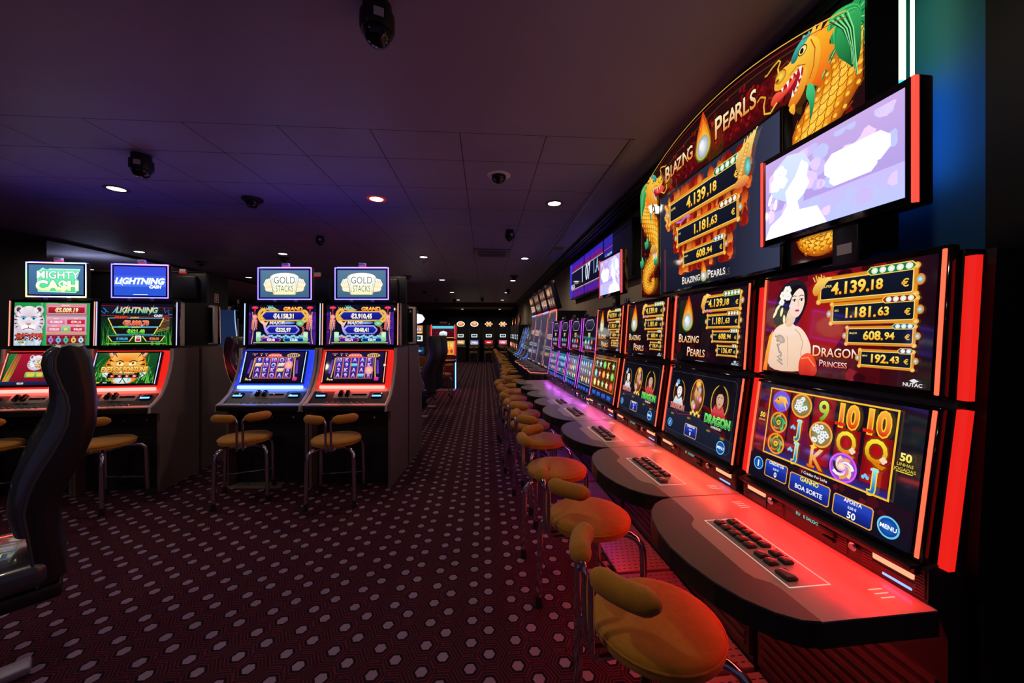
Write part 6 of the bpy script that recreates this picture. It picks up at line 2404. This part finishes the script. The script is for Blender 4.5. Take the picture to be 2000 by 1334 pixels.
# ------------------------------------------------------------- above the right row
build_sign()
light_tube(1.325, 2.07, 2.85, .020, 1.585, 'bright green and blue light tube beside the jackpot sign')
light_tube(1.29, 2.07, 2.85, .006, 1.60, 'thin green light tube, outermost beside the jackpot sign')
t = thing('speaker', 'round grey loudspeaker tucked behind the bright tilted topper', 'loudspeaker', (1.56, 1.40, 2.36), R(-90))
b = MB()
b.lathe([(0, 0), (.055, 0), (.06, .01), (.06, .085), (.055, .095), (0, .095)], n=24)
b.build('drum', mat('speaker_grey', S(120, 124, 130), .5), t)
b = MB()
b.box(-.03, .0, .02, .03, .16, .06)
b.build('bracket', M_BLACK, t)
wall_panel(7.0, 6.01, art_wall(0), 'blue and violet wall display showing MEGA, farthest of the three')
wall_panel(6.0, 5.01, art_wall(1), 'blue and violet wall display with large digits, middle panel')
wall_panel(5.0, 4.01, art_wall(2), 'mostly dark wall display beside the left dragon of the sign')

# ------------------------------------------------------------- twin banks on the left
CA, SA = math.cos(YAW), math.sin(YAW)


def camxy(xc, d):
    return (xc * CA + d * SA, -xc * SA + d * CA)


RB = [(80, 70, 255), (90, 80, 255), (150, 80, 255), (90, 76, 255)]
RAIN = [(255, 210, 120), (120, 90, 255), (230, 240, 255), (255, 240, 140), (255, 255, 255), (90, 110, 255), (110, 255, 120), (255, 90, 90), (120, 110, 255), (120, 255, 140)]
TG = 'framed-topper machines facing the aisle'
ICE_T, ORG_T = glow('ice_strip', ICE, 1.6), glow('warm_strip', (1.0, .30, .20), 1.6)
rows1 = ['99TQK', '#TQ#*', 'AKK#n', 'AKQAK']
rows2 = ['TKAAK', 'A9~AK', '2KAA*', 'A9A~n']
g1 = make_twin('blue-lit slot machine of the gold-fan pair, left one', art_grand('4.158', '31', '525,97', '59,48', '20,86'), art_stackreels(rows1, 0, True), ICE_T, art_gold_topper(), RB, BLUE, TG)
g2 = make_twin('red-lit slot machine of the gold-fan pair, beside the aisle', art_grand('3.910', '45', '848,41', '55,74', '20,99'), art_stackreels(rows2, 1, False), ORG_T, art_gold_topper(), RB, RED, TG)
put(g1, *camxy(-2.375, 3.62), -YAW)
put(g2, *camxy(-1.57, 3.62), -YAW)
q8 = R(8)
l1 = make_twin('red-lit slot machine with an orange tiger and blue lightning topper', art_lightning(), art_eyes(), glow('lightning_strip', (.5, .5, 1.0), 1.6), art_lightning_topper(), RB, RED, TG)
l2 = make_twin('red-lit slot machine with a white tiger and rainbow-framed topper', art_white_tiger(), art_tiger_menu(), ORG_T, art_mighty_topper(), RAIN, RED, TG)
put(l1, *camxy(-3.671, 3.472), q8 - YAW)
put(l2, *camxy(-4.384, 3.372), q8 - YAW)
l1.scale = l2.scale = (.9, .9, 1)
# machines standing back to back with them; their dark rear housings show
BK = 'machines seen from behind'
dark = Art(20, 10, (20, 20, 30), (34, 34, 50))
backs = [('dark back of a machine behind the blue-lit gold-fan machine', -2.375, 4.87, 0, RED), ('dark back of a machine behind the red-lit gold-fan machine', -1.57, 4.87, 0, BLUE),
         ('machine turned away with a red strip on its edge, behind the orange tiger machine', None, None, 1, RED)]
for lb, xc, d, k, gc in backs:
    m = make_twin(lb, Art(20, 10, (60, 40, 90), (90, 60, 120)), Art(20, 10, (90, 30, 40), (60, 20, 60)), ORG_T, None, None, gc, BK)
    if k:
        x, y = camxy(-3.671 - 1.12 * math.sin(q8), 3.472 + 1.12 * math.cos(q8))
        put(m, x, y, q8 - YAW + math.pi)
        m.scale = (.9, .9, 1)
        b = MB()
        b.tube([(-.388, .178, 1.25), (-.388, .148, 1.13), (-.388, .095, 1.01), (-.388, .06, .95)], .009, 6)
        b.build('edge_light', glow('edge_red', (1.0, .09, .07), 1.8), m)
    else:
        put(m, *camxy(xc, d), -YAW + math.pi)
stool(*camxy(-2.43, 3.41), -YAW + R(26), 'mustard stool in front of the blue-lit gold-fan machine')
stool(*camxy(-1.58, 3.37), -YAW + R(10), 'mustard stool in front of the red-lit gold-fan machine')
stool(*camxy(-3.56, 3.26), q8 - YAW + R(-8), 'mustard stool half hidden behind the tall black chair')
stool(*camxy(-4.42, 3.14), q8 - YAW + R(12), 'mustard stool cut by the left edge before the white tiger machine')
x, y = camxy(-2.62, 3.62)
t = thing('floor_mat', 'grey metal kick plate on the carpet under the blue-lit gold-fan machine', 'floor plate', (x, y, 0), -YAW)
b = MB()
b.prism([(-.16, -.02), (.02, .30), (.36, .30), (.36, -.02)], 0, .012, 'z')
b.build('plate', mat('plate_grey', S(150, 140, 128), .5, .3, noise=.1), t)

# ------------------------------------------------------------- chairs
# the near chair faces away to the left; its side is square to the camera
cx, cd = -1.907 * 1.0, 1.6
va = math.atan2(cd, cx)                                   # direction from the camera towards the chair
px, py = camxy(cx + .235 * math.cos(va) * 1.0, cd + .235 * math.sin(va))
rzc = (va - math.pi / 2) - YAW + R(90)                    # +y of the chair points left across the view
ch = chair(0, 0, 0, 'big black leather chair with S-shaped back in the left foreground', True)
fx, fy = -math.sin(rzc), math.cos(rzc)
put(ch, px + fx * .34, py + fy * .34, rzc)
chair(-1.24, 6.72, R(82), 'black armchair beyond the gold-fan pair, nearer of two by the aisle')
chair(-1.22, 7.62, R(78), 'black armchair beyond the gold-fan pair, farther of two by the aisle')
chair(-3.16, 5.62, R(-76), 'grey-lit armchair in the gap between the two twin banks')

# ------------------------------------------------------------- middle distance, left of the aisle
m = make_slot('red-framed slot machine with a blue light edge, standing alone by the aisle', None, None, (1, .12, .1), (1, .10, .09), RED, 'machines beyond the armchairs', False)
for c in list(children(m)):
    if c.name.startswith('upper_monitor'):
        a = Art(60, 36, (60, 8, 20), (84, 12, 30))
        a.rect(0, 27, 60, 36, (16, 12, 26), (20, 14, 30))
        a.rect(2, 25.6, 58, 32, (60, 190, 215), (120, 226, 240))
        a.k = 1.3
        a.poly([(20, 11), (22, 17), (28, 18.6), (31, 19.6), (34, 18.6), (40, 17), (41, 11), (38, 6.6), (31, 5), (24, 6.6)], (240, 240, 240), (255, 255, 255))
        a.k = 1
        a.text('WILD', 30.6, 9, 5, (40, 150, 190), (90, 200, 230), 'c', 1, 0, .05)
        a.rect(2, 1.4, 58, 3.4, (230, 150, 50), (250, 190, 90))
        a.specks(2, 5, 58, 24, 20, .5, [(230, 60, 70), (240, 160, 160)], 3)
        a.build('screen', .60, .37, c, (0, .026, .0012))
    if c.name.startswith('lower_monitor'):
        a = Art(60, 36, (220, 140, 30), (240, 170, 50))
        for k in range(5):
            a.rect(4 + k * 11, 4, 13 + k * 11, 32, (236, 160, 50), (250, 196, 90))
            a.star(8.5 + k * 11, 24, 4, (250, 230, 120), 6, .5)
            a.plate(5 + k * 11, 5, 12 + k * 11, 15, (190, 30, 40), (230, 70, 60), 2)
        a.rect(0, 33, 60, 36, (90, 190, 110), (230, 90, 40))
        a.build('screen', .60, .375, c, (0, .022, .0012))
b = MB()
b.rbox(.318, -.025, .03, .342, -.003, .80, .004)
b.build('edge_light', glow('edge_blue', (.10, .30, 1.0), 5.0), m)
b = MB()
b.rbox(-.09, .06, 1.72, .10, .10, 1.79, .004)
b.build('jackpot_plate', mat('pink_plate', S(190, 120, 140), .5), m)
put(m, -1.10, 9.95, 0)
m = make_upright('slot machine with glowing white hexagonal topper beside the red-framed one', ('white', (255, 255, 255), (255, 255, 255)), 61, ((14, 20, 40), (30, 50, 90), (60, 150, 200)), 'machines beyond the armchairs', 1.72)
put(m, -1.86, 10.4, 0)
m = make_upright('slot machine with a dark red topper, half hidden behind the twin bank', ('dark', (70, 20, 24), (100, 36, 36)), 62, ((90, 60, 20), (200, 130, 60), (240, 220, 170)), 'machines beyond the armchairs', 1.72)
put(m, -2.52, 11.0, 0)
t = thing('round_armchair', 'rust brown round-backed chair before the white-topper machine', 'chair', (-1.55, 8.55, 0), R(20))
b = MB()
b.lathe([(0, .62), (.20, .62), (.27, .68), (.29, .78), (.27, .90), (.20, .97), (0, .99)], n=28, sy=.45)
b.build('backrest', mat('rust_fabric', S(120, 66, 38), .9, noise=.5, nscale=60, bump=.5), t)
b = MB()
b.rbox(-.24, .02, .44, .24, .48, .56, .05, seg=3)
b.build('seat', mat('rust_fabric', S(120, 66, 38)), t)
for sx in (-.2, .2):
    for yy in (.06, .42):
        b = MB()
        b.tube([(sx, yy, .45), (sx * 1.1, yy, 0)], .015, 8)
        b.build('leg', M_STEEL, t)
b = MB()
b.rbox(-.2, -.02, .5, .2, .06, .70, .02)
b.build('back_support', M_BLACK, t)
stool(-.98, 8.7, R(14), 'mustard stool before the red-framed machine by the aisle')

# far end of the aisle
EG = 'machines along the far end wall'
ends = [(-1.24, ('oval', (190, 90, 30), (250, 170, 70)), ((150, 110, 60), (230, 190, 120), (255, 230, 180)), 'partly hidden behind the red-framed machine'),
        (-.54, ('oval', (190, 90, 30), (250, 170, 70)), ((200, 190, 180), (90, 120, 200), (240, 240, 250)), 'blue lower glass'),
        (.20, ('burst', (200, 100, 30), (255, 190, 80)), ((150, 14, 30), (210, 40, 60), (255, 170, 120)), 'red lower glass'),
        (.93, ('burst', (220, 110, 40), (255, 200, 110)), ((190, 60, 90), (240, 140, 170), (255, 230, 240)), 'pink lower glass')]
for i, (x, tp, bl, lb) in enumerate(ends):
    m = make_upright('far-wall slot machine with orange oval topper, ' + lb, tp, 70 + i, bl, EG)
    put(m, x, 19.3, 0)
    if i:
        stool(x - .02, 18.55, R(4 * i), 'mustard stool at the far wall before the %s glass' % ('blue', 'red', 'pink')[i - 1])

# left background between the banks
m = make_arc('blue-sided curved machine with an orange dome on top, behind the twin banks', 8, 'machines in the left background', False, glow('arc_blue', (.25, .5, 1.0), 1.4), mat('blue_side', S(60, 140, 230), .4))
put(m, -4.02, 6.42, R(136))
b = MB()
b.lathe([(.12, 0), (.11, .05), (.07, .09), (0, .10)], n=18)
b.build('dome_lamp', mat('orange_dome', S(230, 120, 30), .35, emit=(1, .35, .04), estr=.35), m, (-.12, .55, 1.85))
t = thing('round_sign', 'round clock-like sign on a post above the blue-sided machine', 'sign', (-4.46, 7.10, 1.60), R(4))
b = MB()
b.lathe([(0, -.02), (.13, -.02), (.14, 0), (.13, .02), (.115, .02), (.11, .012), (0, .012)], n=28)
d = b.build('dial', [M_GLOSSBLK], t, (0, 0, .30), (R(90), 0, 0))
b = MB()
for k in range(12):
    b.box(-.004, .088, .012, .004, .104, .016, T=Matrix.Rotation(R(30 * k), 4, 'Z'))
b.box(-.004, -.02, .012, .004, .07, .016, T=Matrix.Rotation(R(70), 4, 'Z'))
b.build('hand', mat('dial_mark', S(190, 190, 200), .3, .6), d)
b = MB()
b.tube([(0, .01, -1.59), (0, .01, .17)], .014, 8)
b.tube([(0, .01, .43), (0, .01, .50)], .02, 8)
b.build('post', M_STEEL, t)
m = make_upright('slot machine with an orange reel screen seen past the blue-sided one', ('dark', (90, 40, 20), (200, 90, 30)), 81, ((20, 60, 90), (40, 110, 150), (120, 200, 220)), 'machines in the left background', 1.7)
put(m, -5.95, 9.0, R(8))
